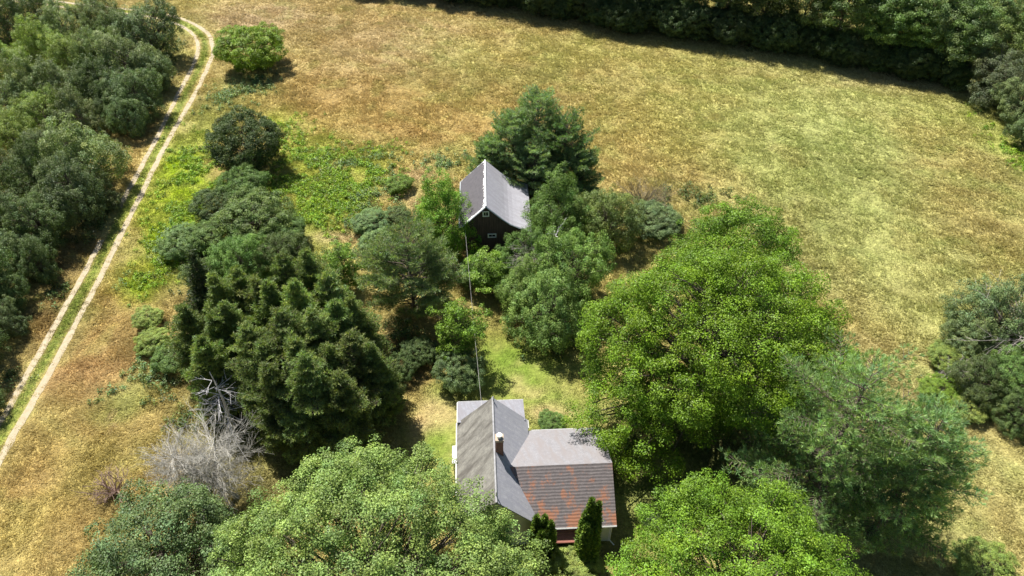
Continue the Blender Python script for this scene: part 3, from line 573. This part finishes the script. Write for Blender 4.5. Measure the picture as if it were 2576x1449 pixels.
#PART3
# ------------------------------------------------------------------ tree stock (unit crowns, scaled when planted)
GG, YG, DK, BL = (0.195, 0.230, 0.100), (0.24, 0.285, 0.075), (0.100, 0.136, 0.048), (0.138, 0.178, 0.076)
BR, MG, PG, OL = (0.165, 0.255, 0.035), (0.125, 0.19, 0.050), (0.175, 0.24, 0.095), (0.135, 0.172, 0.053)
def stock(kind, seed):
    r = np.random.default_rng(seed)
    if kind == 'shrub':      # round bush, foliage to the ground
        cr, P = broad_crown(r, lobes_round(r, 4.0, 2.6, 2.9, 11, 0.82, 0.62, 0.40), 0.48, 0.125, 100, 2.2, 0.2, bil=0.5)
        return cr, limb_mesh(r, P, 0.14, 0.6, 3.8, 4, 0.12), 4.0
    if kind == 'grove':      # thicket tree, ragged and fine leaved
        L = [(0, 0, 3.2, 2.9, 2.9, 2.9)] + [(2.6*math.cos(a), 2.6*math.sin(a), z, s, s, s*0.9) for a, z, s in zip(np.arange(8)*0.785 + r.random(8)*.5, r.uniform(1.6, 4.6, 8), r.uniform(1.0, 2.2, 8))] + [(r.normal()*.9, r.normal()*.9, r.uniform(5.0, 6.2), 1.6, 1.6, 1.6), (r.normal()*1.5, r.normal()*1.5, r.uniform(4.6, 5.6), 1.3, 1.3, 1.4)]
        cr, P = broad_crown(r, L, 0.46, 0.125, 80, 1.8, 0.2, flat=1.0, gap=0.08, bil=0.9)
        return cr, limb_mesh(r, P, 0.16, 1.0, 5.2, 3, 0.14), 4.0
    if kind == 'forest':     # tall woodland tree, skirted to the ground
        L = lobes_round(r, 4.0, 8.0, 5.0, 8, 0.7, 0.62, 0.45) + [(2.0*math.cos(a), 2.0*math.sin(a), r.uniform(1.4, 4.0), 1.4, 1.4, 1.9) for a in r.random(6)*6.28]
        cr, P = broad_crown(r, L, 0.75, 0.2, 105, 1.45, 0.15)
        return cr, limb_mesh(r, P, 0.28, 3.0, 11.0, 1, 0.15), 4.0
    if kind == 'sapling':    # loose young broadleaf
        L = [(0, 0, 4.6, 1.7, 1.7, 2.2)] + [(1.9*math.cos(a), 1.9*math.sin(a), z, 1.2, 1.2, 0.9) for a, z in zip(np.arange(7)*0.9 + r.random(7)*.5, r.uniform(2.4, 6.2, 7))] + [(0.3, 0.2, 6.6, 1.3, 1.3, 1.2)]
        cr, P = broad_crown(r, L, 0.6, 0.17, 90, 1.5, 0.3, flat=0.6, gap=0.2)
        return cr, limb_mesh(r, P, 0.12, 1.6, 6.2, 1, 0.4), 3.0
STOCK = {k: [stock(k, s0 + i) for i in range(n)] for k, s0, n in (('shrub', 100, 3), ('grove', 200, 6), ('forest', 300, 3), ('sapling', 400, 2))}
ZC = {'shrub': 0.65, 'grove': 0.85, 'forest': 2.0, 'sapling': 1.5}
prng = np.random.default_rng(99); _cnt = {}
def plant(kind, name, label, cat, u, v, rpx, col, group=None, zs=1.0, jit=0.06, proto=None):
    """(u, v): where the middle of the crown shows in the photo; rpx: its half width there"""
    r = 3.0
    for _ in range(6): r = metres(u, v, rpx, ZC[kind]*r*zs)
    p = at(u, v, ZC[kind]*r*zs); i = _cnt[kind] = _cnt.get(kind, -1) + 1
    cr, tk, R0 = STOCK[kind][(i if proto is None else proto) % len(STOCK[kind])]
    c = tuple(np.clip(np.array(col)*(1 + jit*1.4*prng.normal())*(1 + 0.025*prng.normal(size=3)), 0.01, 1))
    return tree(name, label, cat, (p[0], p[1], float(gz(p[0], p[1]))), cr, tk, c, r/R0*1.04, prng.random()*6.28, group, zs)

# --- left thicket
TG = 'trees of the left thicket'
for (u, v, r, c, lab) in [
 (15, 60, 70, DK, 'dark shadowed tree in the top left corner of the picture'),
 (95, 30, 58, DK, 'dark tree second along the top edge of the left thicket'),
 (170, 70, 66, GG, 'grey-green tree beside the dark pair at the top of the left thicket'),
 (255, 50, 58, GG, 'feathery grey-green tree just under the faint far stretch of track'),
 (312, 85, 56, OL, 'olive tree tucked behind the round dark tree at the track bend'),
 (378, 80, 76, BL, 'round dark blue-green tree nearest the bend of the dirt track'),
 (100, 125, 66, YG, 'yellow-green tree below the dark pair at the top left'),
 (25, 165, 60, YG, 'sunlit yellowish tree on the left picture edge, upper of two'),
 (185, 150, 62, YG, 'light yellow-green tree in the middle of the upper thicket'),
 (245, 140, 60, GG, 'soft grey-green tree left of the big tree facing the bend'),
 (330, 160, 80, GG, 'big grey-green tree facing the inside of the track bend'),
 (385, 185, 46, BL, 'low dark green tree on the thicket edge under the track bend'),
 (75, 215, 66, GG, 'pale grey-green tree left of the thicket centre'),
 (160, 220, 66, GG, 'wide grey tree at the centre of the upper thicket'),
 (255, 215, 66, DK, 'dark green tree one row in from the shaded verge'),
 (335, 240, 66, BL, 'dark tree overhanging the brown shaded verge below the bend'),
 (25, 270, 62, GG, 'greyish tree on the left picture edge, lower of two'),
 (110, 290, 62, YG, 'yellowish tree in the sunny gap of the left thicket'),
 (195, 290, 60, GG, 'mid grey-green tree left of the dark pointed one'),
 (270, 270, 42, DK, 'narrow dark tree with a blue cast at the thicket edge'),
 (315, 290, 50, BL, 'small dark bushy tree at the foot of the upper thicket edge'),
 (45, 350, 62, YG, 'bright yellow-green tree low in the sunny gap at far left'),
 (15, 420, 60, GG, 'grey-green tree on the left edge level with the straight track'),
 (120, 380, 64, GG, 'grey-green tree above the broad silvery one'),
 (195, 400, 96, GG, 'broad silvery green tree, biggest of the lower thicket'),
 (80, 450, 70, DK, 'dark green tree left below the broad silvery one'),
 (170, 490, 84, BL, 'dark blue-green tree in front of the broad silvery one'),
 (248, 492, 44, GG, 'small silver-grey tree standing out on the track side'),
 (30, 530, 66, BL, 'blue-green tree on the left picture edge halfway down'),
 (105, 560, 76, DK, 'dark tree beside the brown shaded verge halfway down'),
 (35, 640, 62, BL, 'blue-green tree on the left edge above the last dark ones'),
 (85, 655, 54, DK, 'very dark tree at the verge above the grass tussocks'),
 (12, 730, 52, DK, 'dark leafy tree on the left edge near the lower track'),
 (5, 810, 48, BL, 'lowest leafy tree of the left thicket, cut by the picture edge'),
 (-75, 700, 90, DK, None), (-80, 860, 80, DK, None), (-70, 1000, 62, DK, None), (-80, 520, 90, DK, None)]:
    plant('grove', 'thicket_tree', lab or 'dark tree past the left picture edge whose shade falls on the verge', 'tree', u, v, r*0.96, c, TG, prng.uniform(1.05, 1.35), 0.09)

# --- far wood along the top right
FG = 'trees of the far wood'
base = [(890, -45), (1010, -32), (1110, -22), (1200, -10), (1290, 4), (1375, 20), (1460, 38), (1545, 52), (1630, 62), (1720, 70), (1815, 85), (1905, 100), (1995, 118), (2085, 136), (2180, 152), (2270, 170), (2370, 196)]
base = [(u, v) for u, v in base]
what = ['dark shaded', 'dark green', 'deep green', 'dim olive']
ordn = ['first', 'second', 'third', 'fourth', 'fifth', 'sixth', 'seventh', 'eighth', 'ninth', 'tenth', 'eleventh', 'twelfth', 'thirteenth', 'fourteenth', 'fifteenth', 'sixteenth', 'seventeenth']
for i, (u, v) in enumerate(base):
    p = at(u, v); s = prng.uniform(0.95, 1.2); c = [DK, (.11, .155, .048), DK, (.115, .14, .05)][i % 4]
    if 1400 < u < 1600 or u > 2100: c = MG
    if u > 2150: s = 0.98
    cr, tk, R0 = STOCK['forest'][i % 3]
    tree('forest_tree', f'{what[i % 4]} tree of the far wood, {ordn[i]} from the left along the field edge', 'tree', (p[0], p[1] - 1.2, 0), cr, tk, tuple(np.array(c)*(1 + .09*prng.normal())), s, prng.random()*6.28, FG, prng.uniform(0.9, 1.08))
for i, (u, v) in enumerate([(1150, -60), (1330, -40), (1500, -12), (1670, 10), (1840, 30), (1960, 55), (2080, 75), (2190, 92), (2290, 100), (2390, 128), (2480, 150), (2580, 180), (2200, 30), (2340, 45), (2480, 70), (2600, 100)]):
    p = at(u, v); s = prng.uniform(1.0, 1.2) if u < 2100 else prng.uniform(.85, 1.0); cr, tk, R0 = STOCK['forest'][(i+1) % 3]
    tree('forest_tree', f'leafy green tree in the second rank of the far wood, {ordn[i]} along from the left', 'tree', (p[0], p[1] + 2.5, 0), cr, tk, tuple(np.array(MG if i % 2 else PG)*(1 + .09*prng.normal())), s, prng.random()*6.28, FG)
for i in range(len(base) - 1):
    for k, q in enumerate((0.3, 0.75)):
        u, v = [base[i][m]*(1-q) + base[i+1][m]*q for m in (0, 1)]
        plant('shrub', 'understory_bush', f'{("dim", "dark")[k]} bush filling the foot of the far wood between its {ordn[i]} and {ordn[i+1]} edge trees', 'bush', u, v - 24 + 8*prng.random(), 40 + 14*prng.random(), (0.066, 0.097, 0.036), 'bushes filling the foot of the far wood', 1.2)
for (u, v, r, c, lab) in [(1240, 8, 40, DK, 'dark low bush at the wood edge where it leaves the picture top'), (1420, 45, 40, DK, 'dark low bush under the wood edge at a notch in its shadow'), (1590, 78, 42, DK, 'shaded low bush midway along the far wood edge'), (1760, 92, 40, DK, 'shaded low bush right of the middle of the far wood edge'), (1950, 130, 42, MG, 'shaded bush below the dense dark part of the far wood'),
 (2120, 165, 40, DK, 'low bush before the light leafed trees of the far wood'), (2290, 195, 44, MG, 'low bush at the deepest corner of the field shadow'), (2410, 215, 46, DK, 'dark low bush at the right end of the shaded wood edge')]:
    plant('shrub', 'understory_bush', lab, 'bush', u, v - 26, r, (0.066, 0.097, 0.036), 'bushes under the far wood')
for (u, v, r, c, lab) in [(2345, 40, 70, PG, 'light leafed tree rising bright against the dark far wood'), (2255, 62, 56, MG, 'sunlit green tree left of the light leafed one in the far wood'), (2430, 90, 62, PG, 'pale sunlit tree above the corner of the field shadow')]:
    plant('forest', 'forest_tree', lab, 'tree', u, v, r, c, FG)
for (u, v, r, c, lab) in [(2530, 90, 85, OL, 'tall grey-brown willowy tree in the top right corner'), (2520, 200, 74, (0.125, 0.14, 0.075), 'greyish bushy tree on the right edge at the end of the wood'), (2570, 260, 62, GG, 'grey-green bush under the right edge of the wood'), (2590, 330, 46, BL, 'lowest dark bush of the wood on the right picture edge')]:
    plant('grove', 'wood_edge_tree', lab, 'tree', u, v, r, c, 'grey trees at the right end of the wood')

# --- free standing bushes
plant('shrub', 'round_bush', 'bright green dome shaped bush alone beside the track bend', 'bush', 631, 124, 80, (0.20, 0.285, 0.03), zs=0.9, proto=2)
plant('shrub', 'round_bush', 'dark green round bush alone amid the lime weeds', 'bush', 620, 362, 88, (0.085, 0.118, 0.042), zs=1.15, proto=2)
for (k, u, v, r, c, zs, lab) in [
 ('shrub', 612, 475, 62, MG, 1.0, 'leafy mid-green bush just below the dark round bush'), ('shrub', 540, 520, 52, DK, 1.0, 'dark leafy bush left of the mid-green one above the cedars'),
 ('shrub', 640, 555, 90, OL, 0.9, 'wide olive bush behind the cedar clump'), ('shrub', 715, 590, 56, MG, 0.9, 'green bush right of the wide olive bush'), ('shrub', 530, 600, 60, MG, 0.9, 'green bush between the pale shrub and the olive bush'),
 ('shrub', 462, 612, 54, PG, 0.9, 'pale mint green shrub above the spruce'), ('shrub', 372, 800, 36, YG, 0.8, 'yellow-green shrub at the field side of the cedars, upper of three'), ('shrub', 385, 860, 42, YG, 0.8, 'yellow-green shrub at the field side of the cedars, middle of three'), ('shrub', 440, 900, 50, MG, 0.8, 'green shrub at the field side of the cedars, lowest of three'),
 ('shrub', 955, 620, 52, PG, 0.8, 'pale green shrub beside the tan footpath'), ('shrub', 935, 560, 46, PG, 0.7, 'pale leafy shrub above the one beside the footpath'), ('shrub', 1000, 540, 30, OL, 0.7, 'small olive shrub on the tan footpath'), ('shrub', 1005, 465, 34, BR, 0.7, 'small bright shrub where the footpath leaves the field'),
 ('shrub', 1645, 550, 66, BL, 0.7, 'low blue-green shrub behind the big bright maple'), ('shrub', 1158, 935, 62, BL, 1.0, 'dark grey-green shrub under the overhead cable'), ('shrub', 1385, 1062, 34, MG, 0.8, 'small rounded green shrub behind the farmhouse wing'),
 ('shrub', 1052, 885, 44, DK, 1.0, 'dark bush added to deepen the shade under the sparse pine'), ('shrub', 1010, 925, 40, DK, 1.0, 'dark bush added to deepen the shade beside the cedar clump'), ('shrub', 1200, 690, 56, MG, 0.9, 'leafy bush under the cable by the barn'), ('shrub', 1445, 1432, 66, YG, 0.8, 'yellow-green bush at the bottom edge before the arborvitae'), ('shrub', 1640, 1300, 30, DK, 0.7, 'small dark bush on the lawn right of the wing'),  # the two dark bushes by pine and cedars are added to darken shaded ground
 ('shrub', 2480, 1425, 72, YG, 0.7, 'yellow-green bush at the foot of the white pine'), ('shrub', 2385, 900, 50, YG, 0.7, 'yellow-green shrub on the field side of the right hand thicket'), ('shrub', 2370, 985, 50, BR, 0.6, 'bright shrub below the dead brush at right'), ('shrub', 2440, 1025, 48, YG, 0.6, 'lowest yellow-green shrub of the right hand thicket')]:
    plant(k, 'leafy_shrub', lab, 'shrub', u, v, r, c, zs=zs)
for (u, v, r, c, lab) in [(2510, 800, 100, BL, 'large grey-green tree with dead branches on the right edge'), (2430, 850, 58, GG, 'grey-green tree on the field side of the right hand thicket'), (2470, 960, 66, DK, 'dark tree in the shade of the right hand thicket'), (2550, 950, 70, MG, 'green tree low on the right picture edge'), (2560, 1040, 54, DK, 'dark low tree at the bottom of the right hand thicket'), (2640, 880, 90, DK, 'dark tree just past the right picture edge')]:
    plant('grove', 'thicket_tree', lab, 'tree', u, v, r, c, 'trees of the right hand thicket')
# --- trees round the barn and yard
for (k, u, v, r, c, zs, lab) in [
 ('grove', 1118, 545, 84, (0.17, 0.27, 0.035), 1.35, 'bright green leafy tree against the left side of the barn'), ('grove', 1392, 545, 84, (0.155, 0.24, 0.055), 1.2, 'green tree against the right side of the barn'), ('grove', 1520, 545, 80, (0.155, 0.205, 0.058), 1.1, 'olive tinged tree right of the barn trees'), ('grove', 1455, 510, 56, (0.14, 0.215, 0.06), 0.9, 'grey-green tree behind the one at the barn right side'),
 ('grove', 1310, 640, 66, MG, 1.2, 'leafy tree in front of the dark barn wall'), ('grove', 1440, 680, 92, (0.18, 0.25, 0.066), 1.3, 'large dusky green tree between the barn and the big maple'), ('sapling', 1235, 680, 60, BR, 0.8, 'yellow-green young tree right of the cable below the barn'), ('grove', 1385, 780, 94, (0.205, 0.29, 0.080), 1.2, 'pale blue-green tree overhanging the shaded yard'), ('grove', 1310, 730, 64, (0.195, 0.28, 0.075), 1.2, 'soft green tree left of the pale blue-green one'),
 ('sapling', 1160, 830, 66, BR, 1.1, 'slender bright green maple crossed by the overhead cable'), ('sapling', 860, 668, 52, BR, 1.0, 'narrow bright green tree right of the cedar clump'), ('grove', 600, 655, 72, MG, 1.1, 'bushy green tree between the wide olive bush and the cedars'), ('grove', 705, 640, 60, OL, 1.0, 'olive bushy tree behind the tallest cedars'), ('grove', 515, 690, 52, (0.13, 0.17, 0.06), 1.1, 'bushy tree hard against the back of the spruce'), ('grove', 1060, 640, 40, PG, 0.7, 'small pale tree between the sparse pine and the barn')]:
    plant(k, 'yard_tree', lab, 'tree', u, v, r, c, zs=zs)

# --- big broadleaf trees
def hero(name, label, x, y, lobes, rc, leaf, per, col, seed, base_r, ht, top, cover=1.7, share=0.1, gap=0.0, flat=0.65, inner=0.25):
    r = np.random.default_rng(seed); cr, P = broad_crown(r, lobes, rc, leaf, per, cover, inner, flat=flat, gap=gap)
    return tree(name, label, 'tree', (x, y, 0), cr, limb_mesh(r, P, base_r, ht, top, 1, share), col)
def ring(r, R, z, n, s, zj=0.8): return [(R*math.cos(a), R*math.sin(a), z + r.uniform(-zj, zj), s*r.uniform(.85, 1.15), s*r.uniform(.85, 1.15), s*r.uniform(.75, .95)) for a in np.arange(n)*6.283/n + r.random()*6]
r = np.random.default_rng(5)
def dome(r, z, rx, ry, rz, n, s, low=-0.45, at_=0.86):
    out = [(0, 0, z, rx*.9, ry*.9, rz*.9)]
    for i in range(n):                        # boughs spread evenly over the crown
        c = 1 - 2*(i + .5)/n; a = 2.39996*i + r.normal()*.15; h = math.sqrt(1 - c*c); k = s*r.uniform(.7, 1.25); f = at_*r.uniform(.93, 1.06)
        if c > low: out.append((h*math.cos(a)*rx*f, h*math.sin(a)*ry*f, z + c*rz*f, k, k, k*.8))
    return out
L = dome(r, 9.6, 9.9, 8.6, 6.9, 58, 2.3, -0.82) + [(-9.6, -5.4, 5.4, 3.2, 3.0, 2.4), (-7.2, -7.8, 4.2, 2.6, 2.4, 2.0), (-9.6, -1.5, 5.2, 2.4, 2.4, 2.0), (0.5, 1.0, 16.4, 2.4, 2.4, 1.8)]
hero('maple_tree', 'huge bright yellow-green maple right of the farmhouse', 18.1, 44.2, L, 0.8, 0.15, 140, (0.142, 0.222, 0.016), 61, 0.45, 3.5, 14, cover=1.6, gap=0.0, inner=0.12, flat=0.55)
L = dome(r, 7.0, 5.6, 5.0, 5.2, 34, 1.7, -0.8) + [(-.5, 0, 11.8, 1.8, 1.8, 1.6)]
hero('maple_tree', 'green maple rising behind the huge bright one, against the open field', 23.0, 58.0, L, 0.8, 0.16, 130, (0.120, 0.20, 0.017), 62, 0.3, 3, 10.5, cover=1.4, gap=0.05, inner=0.2, flat=0.6)
L = dome(r, 7.6, 10.4, 9.4, 6.4, 64, 2.3, -0.5) + [(9.6, 2.2, 5.2, 2.4, 2.4, 2.2), (10.4, -0.5, 4.2, 2.2, 2.2, 2.0), (-1.0, 7.8, 8.2, 2.6, 2.4, 2.2)]
hero('ash_tree', 'broad light green tree in the bottom foreground hiding the house corner', -9.4, 23.0, L, 0.66, 0.14, 125, (0.205, 0.27, 0.078), 63, 0.45, 3, 12, cover=1.5, inner=0.2, flat=0.6)
L = dome(r, 6.0, 7.6, 6.8, 5.4, 48, 1.9, -0.5)
hero('maple_tree', 'vivid green maple at the bottom edge right of the wing', 15.6, 24.0, L, 0.66, 0.14, 125, (0.145, 0.235, 0.023), 64, 0.35, 3, 9.5, cover=1.5, inner=0.2, flat=0.6)
L = [(0, 0, 5.0, 4.2, 4.2, 3.8)] + ring(r, 3.7, 4.8, 8, 2.0, .9) + ring(r, 2.0, 7.4, 4, 1.8, .5) + ring(r, 4.0, 2.4, 8, 1.8, .5)
hero('oak_tree', 'dark blue-green tree in the bottom left below the dead grey one', -25.4, 26.6, L, 0.72, 0.155, 120, (0.125, 0.172, 0.072), 65, 0.3, 2, 7.5, cover=1.5, gap=0.0, inner=0.2)

# --- conifers
def plant_con(name, label, u, v, h, args, col, seed, group=None, cat='tree', tilt=(0, 0)):
    r = np.random.default_rng(seed); p = at(u, v, h); cr, tk = conifer(r, h, **args)
    return tree(name, label, cat, (p[0], p[1], 0), cr, tk, col, group=group, tilt=tilt)
cedar = dict(R=2.5, z0=0.06, step=0.32, nper=8, prof=0.75, up=0.12, curve=0.05, tuft=(14, 0.28, 0.055, 0.7), side=5, bare=0.35, lift=0.35, jitter=0.7, blunt=0.2, gapt=1.0)
OLV, SPR = (0.200, 0.235, 0.092), (0.065, 0.085, 0.040)
r_ = np.random.default_rng(3)
for i, (u, v, h, R, lab) in enumerate([
 (560, 770, 10, 2.6, 'dark olive cedar right of the spruce'), (640, 710, 11.5, 2.6, 'tall olive cedar in the back row, left of the tallest pair'), (705, 650, 12.5, 2.7, 'tall cedar at the back middle of the clump'), (765, 640, 12.5, 2.6, 'tall cedar at the back right of the clump'),
 (820, 700, 11.5, 2.7, 'olive cedar behind the right shoulder of the clump'), (880, 760, 10.5, 2.6, 'cedar on the right shoulder facing the sparse pine'), (615, 830, 11, 2.6, 'ragged cedar in the middle left of the clump'), (700, 790, 12.5, 2.9, 'ragged grey-stemmed cedar in the middle of the clump'), (780, 790, 12, 2.8, 'dark ragged cedar in the middle right of the clump'),
 (880, 850, 10.5, 2.7, 'dark cedar at the right flank over the shaded yard'), (500, 860, 9, 2.5, 'cedar on the field side in the middle of the clump'), (760, 900, 11, 2.8, 'front cedar of the clump, deep in shade'), (670, 930, 10, 2.6, 'shaded front cedar behind the snag'), (850, 950, 9.5, 2.6, 'shaded front cedar nearest the farmhouse'), (455, 780, 8, 2.3, 'cedar on the field side below the spruce'), (590, 690, 11, 2.3, 'slim cedar in the back row next to the spruce'), (530, 700, 10, 2.2, 'slim cedar tucked right behind the spruce tip'), (670, 720, 12, 2.3, 'slim cedar just before the tallest back pair'),
 (735, 715, 12.5, 2.4, 'slim pointed cedar at the heart of the clump'), (840, 770, 11, 2.4, 'slim cedar inside the right shoulder of the clump'), (655, 875, 10.5, 2.4, 'slim ragged cedar left of the front shade'), (735, 860, 11.5, 2.4, 'slim cedar above the deepest shade of the clump'), (820, 880, 10.5, 2.4, 'slim cedar at the right end of the front row'), (530, 800, 9.5, 2.3, 'slim cedar between the spruce and the snag'), (930, 880, 9, 2.3, 'outermost cedar toward the shaded yard')]):
    h += 1.2*prng.random(); plant_con('cedar_tree', lab, u, v - 12, h, dict(cedar, R=R*r_.uniform(.78, 1.15), blunt=r_.uniform(.02, .3)), tuple(np.array(OLV)*(1 + .12*r_.normal())*(1 + .025*r_.normal(size=3))), 500 + i, 'cedars of the dark clump')
plant_con('spruce_tree', 'dark pointed spruce at the upper left of the cedar clump', 478, 632, 12, dict(R=3.0, z0=0.05, step=0.42, nper=7, prof=0.9, up=-0.1, curve=0.12, tuft=(9, 0.34, 0.075, 0.55), side=6, bare=0.15, lift=0.1, jitter=0.25), SPR, 520)
plant_con('pine_tree', 'sparse grey-green pine with bare brown inner branches', 1020, 592, 10.5, dict(R=4.3, z0=0.1, step=0.55, nper=7, prof=0.5, up=0.35, curve=0.1, tuft=(13, 0.36, 0.05, 0.7), side=6, bare=0.5, lift=0.7, blunt=0.75), (0.21, 0.25, 0.125), 521)
for i, (u, v, h, R, lab) in enumerate([(1355, 236, 12.5, 3.6, 'tallest blue-green pine behind the barn'), (1292, 285, 11.5, 3.2, 'blue-green pine on the left of the tallest behind the barn'), (1425, 300, 11, 3.4, 'dark blue-green pine on the right of the tallest behind the barn'), (1232, 352, 8, 2.6, 'short grey pine at the left end of the group behind the barn'), (1455, 385, 7.5, 2.8, 'low dark pine at the right end of the group behind the barn'), (1345, 370, 8.5, 3.0, 'pine in front of the group, right behind the barn roof')]):
    plant_con('pine_tree', lab, u, v, h, dict(R=R, z0=0.08, step=0.5, nper=7, prof=0.55, up=0.35, curve=0.15, tuft=(13, 0.36, 0.055, 0.6), side=5, bare=0.45, lift=0.8, blunt=0.6, gapt=1.3, jitter=0.5), (0.25, 0.31, 0.175) if i != 2 else (0.15, 0.21, 0.10), 530 + i, 'pines behind the barn')
wp = dict(R=6.8, z0=0.12, step=0.85, nper=7, prof=0.55, up=0.12, curve=0.16, tuft=(24, 0.36, 0.045, 0.5), side=8, bare=0.32, lift=0.8, blunt=0.4, jitter=0.5, side_len=0.42, gapt=1.25)
plant_con('white_pine', 'large feathery white pine in the lower right', 2195, 938, 18, dict(wp, R=6.1, z0=0.1, step=1.0, nper=6, jitter=0.6, tuft=(18, 0.38, 0.042, 0.5)), (0.235, 0.325, 0.135), 540)
plant_con('white_pine', 'smaller second top of white pine on the field side of the large one', 2375, 1052, 15, dict(wp, R=4.2, nper=6, tuft=(18, 0.38, 0.042, 0.5)), (0.22, 0.315, 0.15), 541)
# --- arborvitae spires at the front door
def spire(label, x, y, h, R, seed, col=(0.165, 0.235, 0.05)):
    R = R*0.72
    r = np.random.default_rng(seed); n = int(6500*h*R/3); z = h*r.random(n)**1.15; q = z/h
    rad = R*np.minimum(1, (1-q)*2.3)**0.75*np.minimum(1, 0.7 + q)*(0.86 + 0.2*vnoise(r.random(n)*0, z, .5, seed, 2)); a = r.random(n)*6.283
    rad = rad*(0.85 + 0.32*vnoise(np.cos(a)*2 + 5, np.sin(a)*2 + z*1.2, 0.7, seed + 9, 2)); rr = rad*(0.7 + 0.3*r.random(n))
    P = np.stack([rr*np.cos(a), rr*np.sin(a), z], 1); D = nrm(np.stack([np.cos(a)*.45, np.sin(a)*.45, np.ones(n)*1.0], 1))
    Q, idx = needle_quads(r, P, D, 2, 0.26, 0.10, 0.35); c = r.random(n)
    t = np.stack([r.random(len(Q)), c[idx], c[idx]], 1); S = Segs(); S.add(np.zeros(3), np.array([0, 0, h*.9]), .07, .02)
    tree('arborvitae', label, 'tree', (x, y, 0), quads_mesh('crown', Q, {'tone': t}, [LEAF]), S.mesh('trunk', BARK), col, group='arborvitae by the front door')
for (u, v, y, R, lab) in [(1350, 1300, 29.3, .50, 'back left spire of the arborvitae clump left of the door'), (1371, 1300, 29.3, .50, 'back right spire of the arborvitae clump left of the door'), (1386, 1315, 28.9, .55, 'front spire of the arborvitae clump left of the door'), (1362, 1338, 28.6, .6, 'short front spire hidden in leaves left of the door'),
 (1489, 1258, 28.9, .60, 'tallest arborvitae spire right of the door'), (1507, 1266, 28.9, .46, 'slim dark arborvitae spire on the far right of the door'), (1474, 1290, 28.7, .62, 'sunlit arborvitae spire on the left flank of the right clump'), (1477, 1320, 28.2, .56, 'front arborvitae spire of the clump right of the door'), (1498, 1330, 28.2, .56, 'low front arborvitae spire at the right of its clump')]:
    d = at(u, v, 0) - np.array([0, 0, CAM_H]); q = np.array([0, 0, CAM_H]) + d*(y/d[1]); spire(lab, q[0], y, q[2], R, int(u))
# --- dead trees
def dead(name, label, p, fn, mat, cat='dead tree'):
    r = np.random.default_rng(int(abs(p[0])*100)); S = Segs(); fn(r, S); o = link(name, S.mesh(name, mat, 4)); o.location = (p[0], p[1], 0); return tag(o, label, cat)
def grey_dead(r, S):
    a = np.array([-3.6, -0.4, 6.6]); S.path([a*q + np.array([0, 0, -0.6*q*(1-q)]) for q in np.linspace(0, 1, 7)], .2, .04)
    S.path([a*.35, a*.35 + np.array([0.6, 1.0, 3.4]), a*.35 + np.array([.7, 1.3, 5.0])], .12, .03)
    for i in range(300):
        q = r.uniform(.2, 1) ; th = r.random()*6.28; b = a*q if r.random() < .65 else a*.35 + np.array([.7, 1.2, 4.6])*r.random()
        twigs(r, S, b, nrm(np.array([math.cos(th), math.sin(th), .25 + .2*r.normal()])), r.uniform(1.6, 3.2)*(1.15 - .55*q), .022, 2, 5, .4, 0.0, .0065)
p = at(600, 1250); dead('dead_tree', 'dead grey leafless tree with fine twigs leaning over the field', p, grey_dead, plain('grey_twigs', (0.47, 0.45, 0.40), 0.9, 3, 0.25))
def snag(r, S):
    S.path([np.array([0.25*math.sin(q*3), 0.1*q, 8.2*q]) for q in np.linspace(0, 1, 8)], .2, .04)
    for i in range(44):
        z = r.uniform(1.2, 7.6); th = r.random()*6.28
        twigs(r, S, np.array([0, 0, z]), nrm(np.array([math.cos(th), math.sin(th), -.08 + .14*r.normal()])), r.uniform(1.2, 3.3)*(1.15 - z/11), .028, 1, 4, .55, 0.0, .011, .05)
p = at(525, 938, 8.2); dead('snag', 'bleached bare spruce snag with stiff branches beside the cedar clump', p, snag, DEADPALE)
def bough(L, n, up, k=4):
    def f(r, S):
        for i in range(n):
            th = r.random()*6.28; twigs(r, S, np.zeros(3) + np.array([0, 0, .2]), nrm(np.array([math.cos(th), math.sin(th), up + .3*r.normal()])), L*r.uniform(.6, 1.1), .05, 2, k, .4, 0.0, .012)
    return f
p = at(2590, 850, 3.0)
o = dead('dead_boughs', 'bare grey dead boughs sprawling over the right edge tree', p, bough(5.2, 26, .45), DEADWOOD, 'dead branches'); o.location.z = 2.4
p = at(2392, 936, 0.9); o = dead('dead_brush', 'small heap of dead grey brush in the right hand shrubs', p, bough(1.5, 30, .25), DEADWOOD, 'dead branches'); o.location.z = 0.9
p = at(1350, 640, 4.6); o = dead('dead_boughs', 'dead grey twigs in the treetops before the barn wall', p, bough(2.6, 22, .55), DEADWOOD, 'dead branches'); o.location.z = 3.4
p = at(1398, 580, 5.0); o = dead('dead_boughs', 'two pale dead limbs in the tree at the barn right side', p, bough(2.0, 7, .9, 2), DEADPALE, 'dead branches'); o.location.z = 4.0
p = at(1620, 505, 1.4); o = dead('twiggy_shrub', 'dry twiggy shrub at the field edge behind the barn trees', p, bough(3.2, 46, 1.1), plain('dry_twigs', (0.24, 0.20, 0.12), .9), 'shrub'); o.location.z = 0
p = at(285, 1228, .8); o = dead('dry_brush', 'reddish dry brush behind the bottom left dark tree', p, bough(1.6, 26, .8), plain('red_twigs', (0.30, 0.21, 0.17), .9), 'shrub'); o.location.z = 0
